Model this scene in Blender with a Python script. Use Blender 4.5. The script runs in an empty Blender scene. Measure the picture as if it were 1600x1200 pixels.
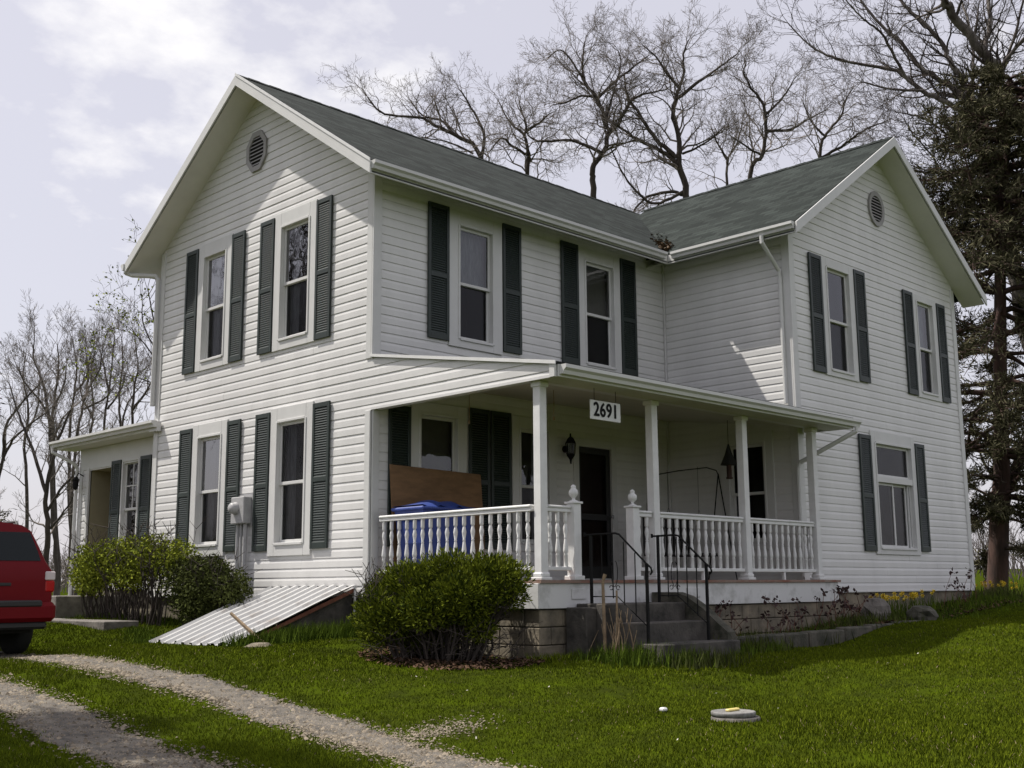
import bpy, math, random
import numpy as np
from mathutils import Vector, Matrix
random.seed(7)
R=math.radians
S=bpy.context.scene
col=S.collection
# ------------------------------------------------------------------ helpers
def props(o,label=None,cat=None,group=None,kind=None):
    if label: o['label']=label
    if cat: o['category']=cat
    if group: o['group']=group
    if kind: o['kind']=kind
    return o
def empty(name,loc=(0,0,0),label=None,cat=None,group=None):
    o=bpy.data.objects.new(name,None); col.objects.link(o); o.location=loc
    o.empty_display_size=.1
    return props(o,label,cat,group)
def link(name,me,parent=None):
    o=bpy.data.objects.new(name,me); col.objects.link(o)
    if parent is not None:
        o.parent=parent
        p=parent; L=Vector((0,0,0))
        while p is not None: L+=Vector(p.location); p=p.parent
        o.location=-L          # meshes are written in world coordinates
    return o
class MB:
    def __init__(s): s.v=[];s.f=[];s.mi=[];s.sm=[];s.cur=0;s.smooth=False
    def face(s,*pts):
        n=len(s.v); s.v+= [tuple(p) for p in pts]; s.f.append(tuple(range(n,n+len(pts)))); s.mi.append(s.cur); s.sm.append(s.smooth)
    def idx(s,vs,fs,smooth=None):
        n=len(s.v); s.v+=[tuple(p) for p in vs]
        for f in fs: s.f.append(tuple(i+n for i in f)); s.mi.append(s.cur); s.sm.append(s.smooth if smooth is None else smooth)
    def box(s,x0,x1,y0,y1,z0,z1,bev=0):
        if x0>x1:x0,x1=x1,x0
        if y0>y1:y0,y1=y1,y0
        if z0>z1:z0,z1=z1,z0
        if bev:
            b=min(bev,(x1-x0)/3,(y1-y0)/3,(z1-z0)/3)
            # chamfered box
            vs=[];ix={}
            for i,x in enumerate((x0,x1)):
                for j,y in enumerate((y0,y1)):
                    for k,z in enumerate((z0,z1)):
                        sx=b if i==0 else -b; sy=b if j==0 else -b; sz=b if k==0 else -b
                        ix[i,j,k]=len(vs)
                        vs+=[(x,y+sy,z+sz),(x+sx,y,z+sz),(x+sx,y+sy,z)]
            fs=[]
            for i in (0,1):
                q=[ix[i,0,0],ix[i,1,0],ix[i,1,1],ix[i,0,1]]; fs.append(q if i else q[::-1])
                q=[ix[0,i,0]+1,ix[1,i,0]+1,ix[1,i,1]+1,ix[0,i,1]+1]; fs.append(q[::-1] if i else q)
                q=[ix[0,0,i]+2,ix[1,0,i]+2,ix[1,1,i]+2,ix[0,1,i]+2]; fs.append(q if i else q[::-1])
            for a in (0,1):
                for c in (0,1):
                    fs.append([ix[0,a,c]+1,ix[1,a,c]+1,ix[1,a,c]+2,ix[0,a,c]+2])
                    fs.append([ix[a,0,c]+0,ix[a,1,c]+0,ix[a,1,c]+2,ix[a,0,c]+2])
                    fs.append([ix[a,c,0]+0,ix[a,c,1]+0,ix[a,c,1]+1,ix[a,c,0]+1])
            for k in ix.values(): fs.append([k,k+1,k+2])
            s.idx(vs,fs); return
        vs=[(x0,y0,z0),(x1,y0,z0),(x1,y1,z0),(x0,y1,z0),(x0,y0,z1),(x1,y0,z1),(x1,y1,z1),(x0,y1,z1)]
        s.idx(vs,[(0,3,2,1),(4,5,6,7),(0,1,5,4),(1,2,6,5),(2,3,7,6),(3,0,4,7)])
    def prism(s,pts,off):
        # pts polygon (3d), off vector
        n=len(pts); a=[Vector(p) for p in pts]; o=Vector(off); b=[p+o for p in a]
        s.idx(a+b,[tuple(range(n))[::-1],tuple(range(n,2*n))]+[(i,(i+1)%n,n+(i+1)%n,n+i) for i in range(n)])
    def tube(s,pts,rad,n=8,cap=True,smooth=True):
        pts=[Vector(p) for p in pts]; m=len(pts)
        if not hasattr(rad,'__len__'): rad=[rad]*m
        vs=[];fs=[];up=None
        for i,p in enumerate(pts):
            t=(pts[min(i+1,m-1)]-pts[max(i-1,0)]).normalized()
            if up is None:
                up=Vector((0,0,1)) if abs(t.z)<.9 else Vector((1,0,0))
            a=t.cross(up).normalized(); b=a.cross(t).normalized(); up=b
            for k in range(n):
                an=2*math.pi*(k+.5)/n; vs.append(p+(a*math.cos(an)+b*math.sin(an))*rad[i])
        for i in range(m-1):
            for k in range(n): fs.append((i*n+k,i*n+(k+1)%n,(i+1)*n+(k+1)%n,(i+1)*n+k))
        s.idx(vs,fs,smooth)
        if cap: s.idx(vs[:n],[tuple(range(n))[::-1]],False); s.idx(vs[-n:],[tuple(range(n))],False)
    def lathe(s,c,prof,n=12,smooth=True,axis='z'):
        vs=[];fs=[]
        for r,z in prof:
            for k in range(n):
                a=2*math.pi*k/n
                if axis=='z': vs.append((c[0]+r*math.cos(a),c[1]+r*math.sin(a),c[2]+z))
                elif axis=='x': vs.append((c[0]+z,c[1]+r*math.cos(a),c[2]+r*math.sin(a)))
                else: vs.append((c[0]+r*math.cos(a),c[1]+z,c[2]+r*math.sin(a)))
        m=len(prof)
        for i in range(m-1):
            for k in range(n): fs.append((i*n+k,i*n+(k+1)%n,(i+1)*n+(k+1)%n,(i+1)*n+k))
        s.idx(vs,fs,smooth)
        s.idx(vs[:n],[tuple(range(n))[::-1]],False); s.idx(vs[-n:],[tuple(range(n))],False)
    def mesh(s,name,*mats):
        me=bpy.data.meshes.new(name); me.from_pydata(s.v,[],s.f)
        for m in mats: me.materials.append(m)
        me.polygons.foreach_set('material_index',s.mi); me.polygons.foreach_set('use_smooth',s.sm)
        me.update(); return me
    def build(s,name,mat,parent=None,recalc=True):
        mats=mat if isinstance(mat,(list,tuple)) else [mat]
        me=s.mesh(name,*mats)
        if recalc:
            import bmesh
            bm=bmesh.new(); bm.from_mesh(me); bmesh.ops.recalc_face_normals(bm,faces=bm.faces); bm.to_mesh(me); bm.free()
        return link(name,me,parent)
def np_mesh(name,verts,faces,mat,smooth=False,attr=None):
    verts=np.asarray(verts,np.float32); faces=np.asarray(faces,np.int32); k=faces.shape[1]
    me=bpy.data.meshes.new(name)
    me.vertices.add(len(verts)); me.vertices.foreach_set('co',verts.ravel())
    me.loops.add(faces.size); me.loops.foreach_set('vertex_index',faces.ravel())
    me.polygons.add(len(faces)); me.polygons.foreach_set('loop_start',np.arange(0,faces.size,k,dtype=np.int32))
    me.polygons.foreach_set('loop_total',np.full(len(faces),k,np.int32))
    if smooth: me.polygons.foreach_set('use_smooth',np.ones(len(faces),bool))
    me.materials.append(mat)
    if attr is not None:
        a=me.attributes.new('rnd','FLOAT','POINT'); a.data.foreach_set('value',np.asarray(attr,np.float32))
    me.update(calc_edges=True); return me
# ------------------------------------------------------------------ materials
def hexlin(c): return tuple(((v/255)/12.92 if v/255<=.04045 else ((v/255+.055)/1.055)**2.4) for v in c)
def mat(name,colr,rough=.6,var=0,scale=5,spec=.5,col2=None,bump=0,bscale=None,metal=0,detail=5,stretch=None,thr=(.35,.65),attr=False,coat=0):
    m=bpy.data.materials.new(name); m.use_nodes=True; nt=m.node_tree; N=nt.nodes; Lk=nt.links
    b=N['Principled BSDF']; b.inputs['Roughness'].default_value=rough; b.inputs['Metallic'].default_value=metal
    b.inputs['Specular IOR Level'].default_value=spec; b.inputs['Coat Weight'].default_value=coat
    b.inputs['Base Color'].default_value=(*colr,1)
    tc=N.new('ShaderNodeTexCoord'); vec=tc.outputs['Object']
    if stretch:
        mp=N.new('ShaderNodeMapping'); mp.inputs['Scale'].default_value=stretch; Lk.new(vec,mp.inputs['Vector']); vec=mp.outputs['Vector']
    if col2 is None and var: col2=tuple(c*(1-var) for c in colr); colr=tuple(min(1,c*(1+var)) for c in colr)
    if col2 is not None:
        n=N.new('ShaderNodeTexNoise'); n.inputs['Scale'].default_value=scale; n.inputs['Detail'].default_value=detail; n.inputs['Roughness'].default_value=.65
        Lk.new(vec,n.inputs['Vector'])
        r=N.new('ShaderNodeValToRGB'); r.color_ramp.elements[0].position=thr[0]; r.color_ramp.elements[1].position=thr[1]
        r.color_ramp.elements[0].color=(*col2,1); r.color_ramp.elements[1].color=(*colr,1)
        src=n.outputs['Fac']
        if attr:
            at=N.new('ShaderNodeAttribute'); at.attribute_name='rnd'
            mx=N.new('ShaderNodeMath'); mx.operation='MULTIPLY_ADD'; mx.inputs[1].default_value=.5; Lk.new(at.outputs['Fac'],mx.inputs[0])
            m2=N.new('ShaderNodeMath'); m2.operation='MULTIPLY_ADD'; m2.inputs[1].default_value=.5; m2.inputs[2].default_value=0; Lk.new(src,m2.inputs[0])
            Lk.new(m2.outputs[0],mx.inputs[2]); src=mx.outputs[0]
        Lk.new(src,r.inputs['Fac']); Lk.new(r.outputs['Color'],b.inputs['Base Color'])
    if bump:
        n2=N.new('ShaderNodeTexNoise'); n2.inputs['Scale'].default_value=bscale or scale*4; n2.inputs['Detail'].default_value=6; Lk.new(vec,n2.inputs['Vector'])
        bp=N.new('ShaderNodeBump'); bp.inputs['Strength'].default_value=bump; bp.inputs['Distance'].default_value=.02
        Lk.new(n2.outputs['Fac'],bp.inputs['Height']); Lk.new(bp.outputs['Normal'],b.inputs['Normal'])
    return m
M={}
M['siding']=mat('white_vinyl',(.66,.655,.64),.42,var=.06,scale=1.6,stretch=(1,1,.35),bump=.05,bscale=30)
M['trim']=mat('white_trim',(.60,.60,.585),.45,var=.04,scale=3)
M['soffit']=mat('soffit_white',(.68,.67,.63),.55,var=.05,scale=2)
M['paint']=mat('white_paint',(.68,.68,.67),.5,var=.06,scale=6)
M['shutter']=mat('shutter_green',(.019,.029,.025),.5,var=.15,scale=4)
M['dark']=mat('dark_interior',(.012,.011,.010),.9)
M['curtain']=mat('curtain_cloth',(.34,.34,.38),.9,var=.25,scale=6,stretch=(3,3,.6))
M['blind']=mat('blind_tan',(.16,.15,.13),.9,var=.1,scale=8)
M['iron']=mat('black_iron',(.008,.008,.008),.7,spec=.2)
M['concrete']=mat('concrete',(.22,.20,.175),.9,col2=(.10,.09,.08),scale=4,bump=.5,bscale=25)
M['kerbstone']=mat('kerb_stone',(.11,.10,.08),.95,col2=(.030,.032,.02),scale=5,bump=.6,bscale=25)
M['stepstone']=mat('step_concrete',(.10,.09,.078),.9,col2=(.028,.026,.022),scale=3,bump=.5,bscale=25)
M['block']=mat('foundation_block',(.25,.21,.15),.9,col2=(.09,.08,.06),scale=3,bump=.5,bscale=20)
M['floor']=mat('porch_boards',(.26,.20,.16),.7,col2=(.20,.08,.05),scale=5)
M['greymetal']=mat('meter_grey',(.36,.36,.36),.45,var=.08,scale=8)
M['ceil']=mat('porch_ceiling',(.52,.52,.42),.6,var=.05,scale=3)
M['fascia']=mat('skirt_paint',(.62,.62,.61),.6,col2=(.42,.42,.40),scale=4,thr=(.3,.5))
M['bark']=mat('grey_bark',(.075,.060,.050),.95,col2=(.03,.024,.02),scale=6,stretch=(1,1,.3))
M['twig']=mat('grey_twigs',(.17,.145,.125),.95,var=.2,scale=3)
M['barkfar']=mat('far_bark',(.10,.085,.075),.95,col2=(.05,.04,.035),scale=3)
M['barkred']=mat('pine_bark',(.085,.045,.035),.95,col2=(.035,.022,.018),scale=5,stretch=(1,1,.3),bump=.6)
M['barklight']=mat('pale_bark',(.20,.18,.16),.95,col2=(.07,.055,.05),scale=2.5,stretch=(1,1,.4),thr=(.42,.6))
def leafmat(name,c1,c2,**k): 
    m=mat(name,c1,.9,col2=c2,scale=k.pop('scale',2.5),spec=.02,attr=True,thr=k.pop('thr',(.3,.7)))
    return m
M['grass']=leafmat('grass_blades',(.120,.150,.009),(.058,.080,.006),scale=1.1)
M['yew']=leafmat('evergreen_leaf',(.185,.215,.020),(.032,.048,.010),scale=6)
M['forsythia']=leafmat('yellow_green_leaf',(.29,.32,.04),(.10,.13,.02),scale=2)
M['bushdark']=leafmat('dull_green_leaf',(.085,.10,.028),(.030,.036,.013),scale=3)
M['pine']=leafmat('pine_needles',(.130,.122,.072),(.045,.044,.027),scale=.5)
M['tulip']=leafmat('bright_leaf',(.10,.145,.016),(.040,.065,.010),scale=4)
M['yellow']=mat('yellow_petal',(.75,.55,.02),.6)
M['litter']=mat('leaf_litter',(.12,.07,.045),.9,col2=(.04,.025,.02),scale=30)
M['stick']=mat('dry_stem',(.26,.19,.12),.9,var=.3,scale=10)
M['stickred']=mat('red_stem',(.12,.045,.03),.9,var=.3,scale=10)
M['rosette']=mat('dark_red_leaf',(.045,.02,.018),.8,var=.3,scale=10)
# corrugated hatch
M['tin']=mat('hatch_tin',(.50,.50,.49),.4,col2=(.33,.30,.27),scale=3,thr=(.25,.45),metal=0)
M['rust']=mat('rusty_edge',(.16,.06,.035),.9,var=.3,scale=20)
M['cardboard']=mat('brown_board',(.20,.115,.055),.85,var=.22,scale=3,stretch=(1,1,4))
M['blue']=mat('blue_plastic',(.035,.065,.27),.5,var=.12,scale=3)
M['red']=mat('red_car_paint',(.145,.003,.007),.45,coat=.05,spec=.15)
M['rubber']=mat('tyre_rubber',(.014,.014,.014),.85)
M['chrome']=mat('wheel_alloy',(.45,.45,.46),.35,metal=1)
M['carglass']=mat('car_glass',(.006,.010,.011),.12,spec=.25)
M['blacktrim']=mat('black_trim',(.02,.02,.02),.6)
M['lampred']=mat('tail_red',(.42,.01,.012),.15)
M['lampwhite']=mat('tail_clear',(.62,.55,.55),.2)
def glassmat(name,ior,tint,rough=.02,wav=.006):
    m=bpy.data.materials.new(name); m.use_nodes=True; nt=m.node_tree; N=nt.nodes; L=nt.links
    for n in list(N):
        if n.type!='OUTPUT_MATERIAL': N.remove(n)
    out=[n for n in N if n.type=='OUTPUT_MATERIAL'][0]
    g=N.new('ShaderNodeBsdfGlossy'); g.inputs['Roughness'].default_value=rough; g.inputs['Color'].default_value=(.9,.9,.92,1)
    t=N.new('ShaderNodeBsdfTransparent'); t.inputs['Color'].default_value=(*tint,1)
    f=N.new('ShaderNodeFresnel'); f.inputs['IOR'].default_value=ior
    mx=N.new('ShaderNodeMixShader'); L.new(f.outputs[0],mx.inputs[0]); L.new(t.outputs[0],mx.inputs[1]); L.new(g.outputs[0],mx.inputs[2]); L.new(mx.outputs[0],out.inputs[0])
    tc=N.new('ShaderNodeTexCoord'); n=N.new('ShaderNodeTexNoise'); n.inputs['Scale'].default_value=2.2; L.new(tc.outputs['Object'],n.inputs['Vector'])
    b=N.new('ShaderNodeBump'); b.inputs['Strength'].default_value=1; b.inputs['Distance'].default_value=wav; L.new(n.outputs['Fac'],b.inputs['Height'])
    L.new(b.outputs[0],g.inputs['Normal']); L.new(b.outputs[0],f.inputs['Normal'])
    return m
M['glass']=glassmat('window_glass',1.75,(.75,.78,.78))
M['glassbright']=glassmat('storm_glass',3.0,(.8,.82,.82),wav=.004)
M['screen']=glassmat('screened_glass',1.35,(.45,.46,.46),.15)
# shingles
def shingle_mat():
    m=bpy.data.materials.new('green_shingles'); m.use_nodes=True; nt=m.node_tree; N=nt.nodes; L=nt.links; b=N['Principled BSDF']
    b.inputs['Roughness'].default_value=.95; b.inputs['Specular IOR Level'].default_value=.2
    uv=N.new('ShaderNodeUVMap')
    br=N.new('ShaderNodeTexBrick'); br.inputs['Scale'].default_value=1; br.inputs['Brick Width'].default_value=.30; br.inputs['Row Height'].default_value=.14; br.inputs['Mortar Size'].default_value=.006; br.inputs['Bias'].default_value=-.1
    br.inputs['Color1'].default_value=(.013,.018,.0155,1); br.inputs['Color2'].default_value=(.036,.045,.040,1); br.inputs['Mortar'].default_value=(.010,.011,.010,1)
    L.new(uv.outputs[0],br.inputs['Vector'])
    n=N.new('ShaderNodeTexNoise'); n.inputs['Scale'].default_value=60; n.inputs['Detail'].default_value=3; L.new(uv.outputs[0],n.inputs['Vector'])
    n2=N.new('ShaderNodeTexNoise'); n2.inputs['Scale'].default_value=.9; n2.inputs['Detail'].default_value=5; L.new(uv.outputs[0],n2.inputs['Vector'])
    def mul(a,o,lo,hi):
        r=N.new('ShaderNodeMapRange'); r.inputs['From Min'].default_value=.3; r.inputs['From Max'].default_value=.7; r.inputs['To Min'].default_value=lo; r.inputs['To Max'].default_value=hi; L.new(o,r.inputs['Value'])
        x=N.new('ShaderNodeVectorMath'); x.operation='SCALE'; L.new(a,x.inputs[0]); L.new(r.outputs[0],x.inputs['Scale']); return x.outputs[0]
    c=mul(br.outputs['Color'],n.outputs['Fac'],.6,1.4); c=mul(c,n2.outputs['Fac'],.85,1.15)
    L.new(c,b.inputs['Base Color'])
    bp=N.new('ShaderNodeBump'); bp.inputs['Distance'].default_value=.01; bp.inputs['Strength'].default_value=.6; L.new(br.outputs['Fac'],bp.inputs['Height']); bp.invert=True
    L.new(bp.outputs[0],b.inputs['Normal'])
    return m
M['shingle']=shingle_mat()
# ------------------------------------------------------------------ camera
CAM=Vector((-9.5163,-12.2393,.091)); yaw,pit,rol=-.7831,.1742,-.0072
F=Vector((-math.sin(yaw)*math.cos(pit),math.cos(yaw)*math.cos(pit),math.sin(pit)))
Rt=Vector((math.cos(yaw),math.sin(yaw),0)); U=Rt.cross(F)
R2=Rt*math.cos(rol)+U*math.sin(rol); U2=-Rt*math.sin(rol)+U*math.cos(rol)
cd=bpy.data.cameras.new('camera'); cam=bpy.data.objects.new('camera',cd); col.objects.link(cam)
cam.matrix_world=Matrix(((R2.x,U2.x,-F.x,CAM.x),(R2.y,U2.y,-F.y,CAM.y),(R2.z,U2.z,-F.z,CAM.z),(0,0,0,1)))
cd.sensor_width=36; cd.lens=36*1805.85/1600; cd.clip_end=3000; cd.clip_start=.1
S.camera=cam
def at(px,py,t): return CAM+(F+R2*((px-800)/1805.85)+U2*((600-py)/1805.85))*t
# ------------------------------------------------------------------ light and sky
sd=Vector((-1,1.65,3.05)).normalized()      # towards the sun
sl=bpy.data.lights.new('sun','SUN'); sl.energy=4.6; sl.angle=R(.6); sl.color=(1,.95,.88)
so=bpy.data.objects.new('sun',sl); col.objects.link(so); so.rotation_euler=sd.to_track_quat('Z','Y').to_euler()
w=bpy.data.worlds.new('World'); S.world=w; w.use_nodes=True; nt=w.node_tree; N=nt.nodes; L=nt.links
bg=N['Background']; bg.inputs[1].default_value=.12
sky=N.new('ShaderNodeTexSky'); sky.sky_type='NISHITA'; sky.sun_disc=False; sky.sun_elevation=math.asin(sd.z); sky.sun_rotation=math.atan2(sd.x,sd.y); sky.dust_density=3; sky.air_density=1; sky.ozone_density=1
tc=N.new('ShaderNodeTexCoord')
hz=N.new('ShaderNodeMixRGB'); hz.inputs[0].default_value=.72; hz.inputs[2].default_value=(5.95,5.7,6.15,1); L.new(sky.outputs[0],hz.inputs[1])
# thin clouds: noise over the sky plane
sep=N.new('ShaderNodeSeparateXYZ'); L.new(tc.outputs['Generated'],sep.inputs[0])
zz=N.new('ShaderNodeMath'); zz.operation='MAXIMUM'; zz.inputs[1].default_value=.03; L.new(sep.outputs[2],zz.inputs[0])
za=N.new('ShaderNodeMath'); za.operation='ADD'; za.inputs[1].default_value=.25; L.new(zz.outputs[0],za.inputs[0])
def div(o):
    d=N.new('ShaderNodeMath'); d.operation='DIVIDE'; L.new(o,d.inputs[0]); L.new(za.outputs[0],d.inputs[1]); return d.outputs[0]
cb=N.new('ShaderNodeCombineXYZ'); L.new(div(sep.outputs[0]),cb.inputs[0]); L.new(div(sep.outputs[1]),cb.inputs[1])
n1=N.new('ShaderNodeTexNoise'); n1.inputs['Scale'].default_value=6.5; n1.inputs['Detail'].default_value=6; n1.inputs['Roughness'].default_value=.55; L.new(cb.outputs[0],n1.inputs['Vector'])
# where the cloud bank is: centred on a direction up and left of the roof
cdv=(at(330,60,1)-CAM).normalized()
dt=N.new('ShaderNodeVectorMath'); dt.operation='DOT_PRODUCT'; L.new(tc.outputs['Generated'],dt.inputs[0]); dt.inputs[1].default_value=cdv
mr=N.new('ShaderNodeMapRange'); mr.inputs['From Min'].default_value=.975; mr.inputs['From Max'].default_value=.998; mr.inputs['To Min'].default_value=-.17; mr.inputs['To Max'].default_value=.07; L.new(dt.outputs['Value'],mr.inputs['Value'])
ad=N.new('ShaderNodeMath'); ad.operation='ADD'; L.new(n1.outputs['Fac'],ad.inputs[0]); L.new(mr.outputs[0],ad.inputs[1])
cr=N.new('ShaderNodeValToRGB'); cr.color_ramp.elements[0].position=.47; cr.color_ramp.elements[1].position=.70
cr.color_ramp.elements[0].color=(0,0,0,1); cr.color_ramp.elements[1].color=(1,1,1,1); L.new(ad.outputs[0],cr.inputs['Fac'])
cm=N.new('ShaderNodeMixRGB'); cm.inputs[2].default_value=(7.3,7.2,7.3,1); L.new(cr.outputs[0],cm.inputs[0]); L.new(hz.outputs[0],cm.inputs[1])
L.new(cm.outputs[0],bg.inputs[0])
S.view_settings.view_transform='Standard'; S.view_settings.look='None'; S.view_settings.gamma=1; S.view_settings.exposure=.24
S.render.resolution_x=1024; S.render.resolution_y=768
# ------------------------------------------------------------------ terrain
CP=np.array([(-9.5,-12.2,-1.5),(-14,-8,-1.5),(-5,-15,-1.6),(-4.4,-5.9,-1.12),(-.5,-6,-1.0),(-3.3,2.8,-.72),(-1.8,1.3,-.60),(0,0,-.5),(0,3,-.42),(0,6,-.35),(.2,-3.2,-.72),(3,-3.6,-.62),(3.5,-5,-.78),(7,-4,-.45),(12.5,-2.6,-.22),(12,-6,-.45),(10,-10,-.85),(0,-12,-1.3),(5,-10,-1.05),(-.5,9,-.4),(-3,10,-.6),(-8,5,-1.0),(20,0,-.2),(20,20,-.3),(0,20,-.5),(-20,20,-1),(30,-20,-.8),(8,3,-.3),(-20,0,-1.3),(20,-12,-.7),(40,30,-.2),(0,40,-.4),(-30,40,-.8)])
def gzv(x,y):
    x=np.asarray(x,float); y=np.asarray(y,float); n=np.zeros_like(x); d=np.zeros_like(x)
    for a,b,c in CP:
        w_=1/((x-a)**2+(y-b)**2+.6)**1.6; n+=w_*c; d+=w_
    z=n/d; r=np.hypot(x-5,y-3)
    return z+np.where(r>45,np.minimum((r-45)*.022,3.2)*(.75+.25*np.sin(np.arctan2(y,x)*5)),0)
def gz(x,y): return float(gzv(np.array([x]),np.array([y]))[0])
t=np.linspace(-1,1,321); g=np.sinh(t*5.2)/math.sinh(5.2)*700
gx,gy=np.meshgrid(g+0,g-1,indexing='ij'); Z=gzv(gx,gy)
nn=len(g); V=np.stack([gx.ravel(),gy.ravel(),Z.ravel()],1)
i,j=np.meshgrid(np.arange(nn-1),np.arange(nn-1),indexing='ij'); a=(i*nn+j).ravel()
Fq=np.stack([a,a+nn,a+nn+1,a+1],1)
M['soil']=mat('lawn_ground',(.050,.072,.004),1.0,spec=0,col2=(.028,.036,.006),scale=2.2,bump=.6,bscale=40)
ground=link('ground',np_mesh('ground',V,Fq,M['soil'],True)); props(ground,kind='structure')
# a rise of brown fields at the horizon comes with the terrain itself
# gravel tracks: left and right edges, from far to near
def catmull(pts,m):
    pts=[np.array(p,float) for p in pts]; out=[]
    P=[pts[0]*2-pts[1]]+pts+[pts[-1]*2-pts[-2]]
    for i in range(1,len(P)-2):
        for k in range(m):
            t=k/m; out.append(.5*((2*P[i])+(-P[i-1]+P[i+1])*t+(2*P[i-1]-5*P[i]+4*P[i+1]-P[i+2])*t*t+(-P[i-1]+3*P[i]-3*P[i+1]+P[i+2])*t**3))
    out.append(pts[-1]); return np.array(out)
T1=[(-3.3,20,.5),(-3.45,8,.5),(-3.5,3.6,.55),(-3.85,.6,.62),(-3.95,-1.1,.55),(-3.88,-2.15,.52),(-3.78,-3.35,.52),(-3.72,-4.4,.55),(-3.82,-5.3,.55),(-4.08,-6.5,.55),(-4.5,-8,.6),(-5.1,-11,.7),(-5.8,-15,.8),(-6.8,-22,.8)]
T2=[(-5.0,20,.6),(-5.15,8,.6),(-5.2,3.6,.7),(-5.3,.6,.7),(-5.35,-1.1,.66),(-5.38,-2.2,.68),(-5.36,-3.3,.68),(-5.40,-4.5,.70),(-5.5,-5.5,.74),(-5.7,-7.5,.74),(-6.1,-10,.74),(-6.7,-15,.74),(-7.4,-22,.74)]
M['gravel']=mat('gravel',(.170,.150,.122),.95,col2=(.065,.060,.052),scale=7,detail=14,bump=.9,bscale=70,thr=(.34,.6))
rs=np.random.RandomState(3)
def track(T,lab):
    c=catmull(T,90); n=len(c); d=np.gradient(c[:,:2],axis=0); d/=np.linalg.norm(d,axis=1)[:,None]; nr=np.stack([-d[:,1],d[:,0]],1)
    def rag(n):
        v=np.zeros(n)
        for f,am in ((6,.06),(20,.05),(70,.035),(200,.03)):
            v+=np.interp(np.arange(n),np.linspace(0,n,f*2),rs.randn(f*2))*am
        return v
    l=c[:,2]/2+rag(n); r_=c[:,2]/2+rag(n); K=9; vs=[]
    for k in range(K):
        u=k/(K-1); off=-l*(1-u)+r_*u
        p=c[:,:2]+nr*off[:,None]; vs.append(np.stack([p[:,0],p[:,1],gzv(p[:,0],p[:,1])+.012-.016*abs(2*u-1)**3],1))
    V=np.concatenate(vs); a=(np.arange(K-1)[:,None]*n+np.arange(n-1)[None]).ravel()
    o=link('gravel_track',np_mesh('gravel_track',V,np.stack([a,a+1,a+n+1,a+n],1),M['gravel'],True)); props(o,kind='structure'); return c
C1=track(T1,'');C2=track(T2,'')
def track_d(x,y):
    """signed distance outside the gravel (negative inside) """
    best=np.full(x.shape,9.)
    for c in (C1[::15],C2[::15]):
        cx=np.interp(-y,-c[:,1],c[:,0]); hw=np.interp(-y,-c[:,1],c[:,2])/2
        best=np.minimum(best,abs(x-cx)-hw)
    return best
# bare patches
def field(x,y,s,seed):
    r=np.random.RandomState(seed); v=np.zeros_like(x)
    for k in range(5):
        a=r.rand()*6.28; f=s*(1.0+k*.7); v+=np.sin((x*math.cos(a)+y*math.sin(a))*f+r.rand()*6.28)*np.sin((-x*math.sin(a)+y*math.cos(a))*f*.83+r.rand()*6.28)/(1+k*.5)
    return v
def blades(pts,h,wd,lean,rsd):
    n=len(pts); a=rsd.rand(n)*6.283; b=rsd.rand(n)*6.283; dx=np.cos(a)*wd/2; dy=np.sin(a)*wd/2
    ln=lean*h*(.3+rsd.rand(n))
    base1=pts+np.stack([dx,dy,-.01*np.ones(n)],1); base2=pts-np.stack([dx,dy,.01*np.ones(n)],1)
    tip=pts+np.stack([np.cos(b)*ln,np.sin(b)*ln,h],1)
    V=np.empty((n*3,3)); V[0::3]=base1;V[1::3]=base2;V[2::3]=tip
    return V,np.arange(n*3).reshape(-1,3),np.repeat(rsd.rand(n),3)
def in_house(x,y):
    return ((x>-.02)&(x<12.6)&(y>0)&(y<6))|((x>6.4)&(x<12.6)&(y>-2.6)&(y<6))|((x>-.02)&(x<6.7)&(y>-3.1)&(y<.1))|((x>.7)&(x<1.9)&(y>-4.3)&(y<-3))|((x>.25)&(y>5.9)&(y<9.5)&(x<4))|((x>-1.75)&(x<0)&(y>.3)&(y<2.2))
rs=np.random.RandomState(11)
# lawn blades: denser near the camera
N0=760000
tt=4.5+ (rs.rand(N0)**1.35)*30; px=rs.uniform(-120,1720,N0)
fx,fy=F.x/math.hypot(F.x,F.y),F.y/math.hypot(F.x,F.y); lat=(px-800)/1805.85*tt
X=CAM.x+fx*tt+Rt.x*lat; Y=CAM.y+fy*tt+Rt.y*lat
far=tt>22; keep=~in_house(X,Y)
td=track_d(X,Y); edge=field(X,Y,9,5)*.05+field(X,Y,30,6)*.04
keep&=(td>edge-.02)|(rs.rand(N0)<.02)
thin=np.clip((td-edge)/.22,0,1); keep&=rs.rand(N0)<(.25+.75*thin)
worn=field(X,Y,1.7,9)+field(X,Y,5,10)*.6; keep&=~((worn>1.5)&(rs.rand(N0)<.6))
# litter bed under the central bush
bed=((X+.75)/.98)**2+((Y+2.45)/1.12)**2+field(X,Y,4,12)*.12; pat=((X+3.12)/.42)**2+((Y+4.95)/.30)**2+field(X,Y,7,33)*.5; keep&=(pat>1)|(rs.rand(N0)<.3)
keep&=(bed>1)|((bed>.55)&(rs.rand(N0)<.35))
bedr=(Y>-4.05+field(X,Y,2,4)*.08)&(X>1.9)&(X<14)&(Y<-2.5); keep&=~(bedr&(rs.rand(N0)<.75))
X=X[keep];Y=Y[keep];tt=tt[keep];td=td[keep]
pts=np.stack([X,Y,gzv(X,Y)],1)
tall=np.clip(field(X,Y,.9,21)*.25+.9,.5,1.4); h=(.017+.020*rs.rand(len(X)))*tall
near_wall=(((abs(Y+3.2)<.22)&(X>-.2)&(X<7))|((abs(X+.12)<.25)&(Y<2)&(Y>-1)))
h*=np.where(near_wall,2.6,1)
V,Fc,at_=blades(pts,h,.008+.0011*tt*.5,.7,rs)
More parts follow.
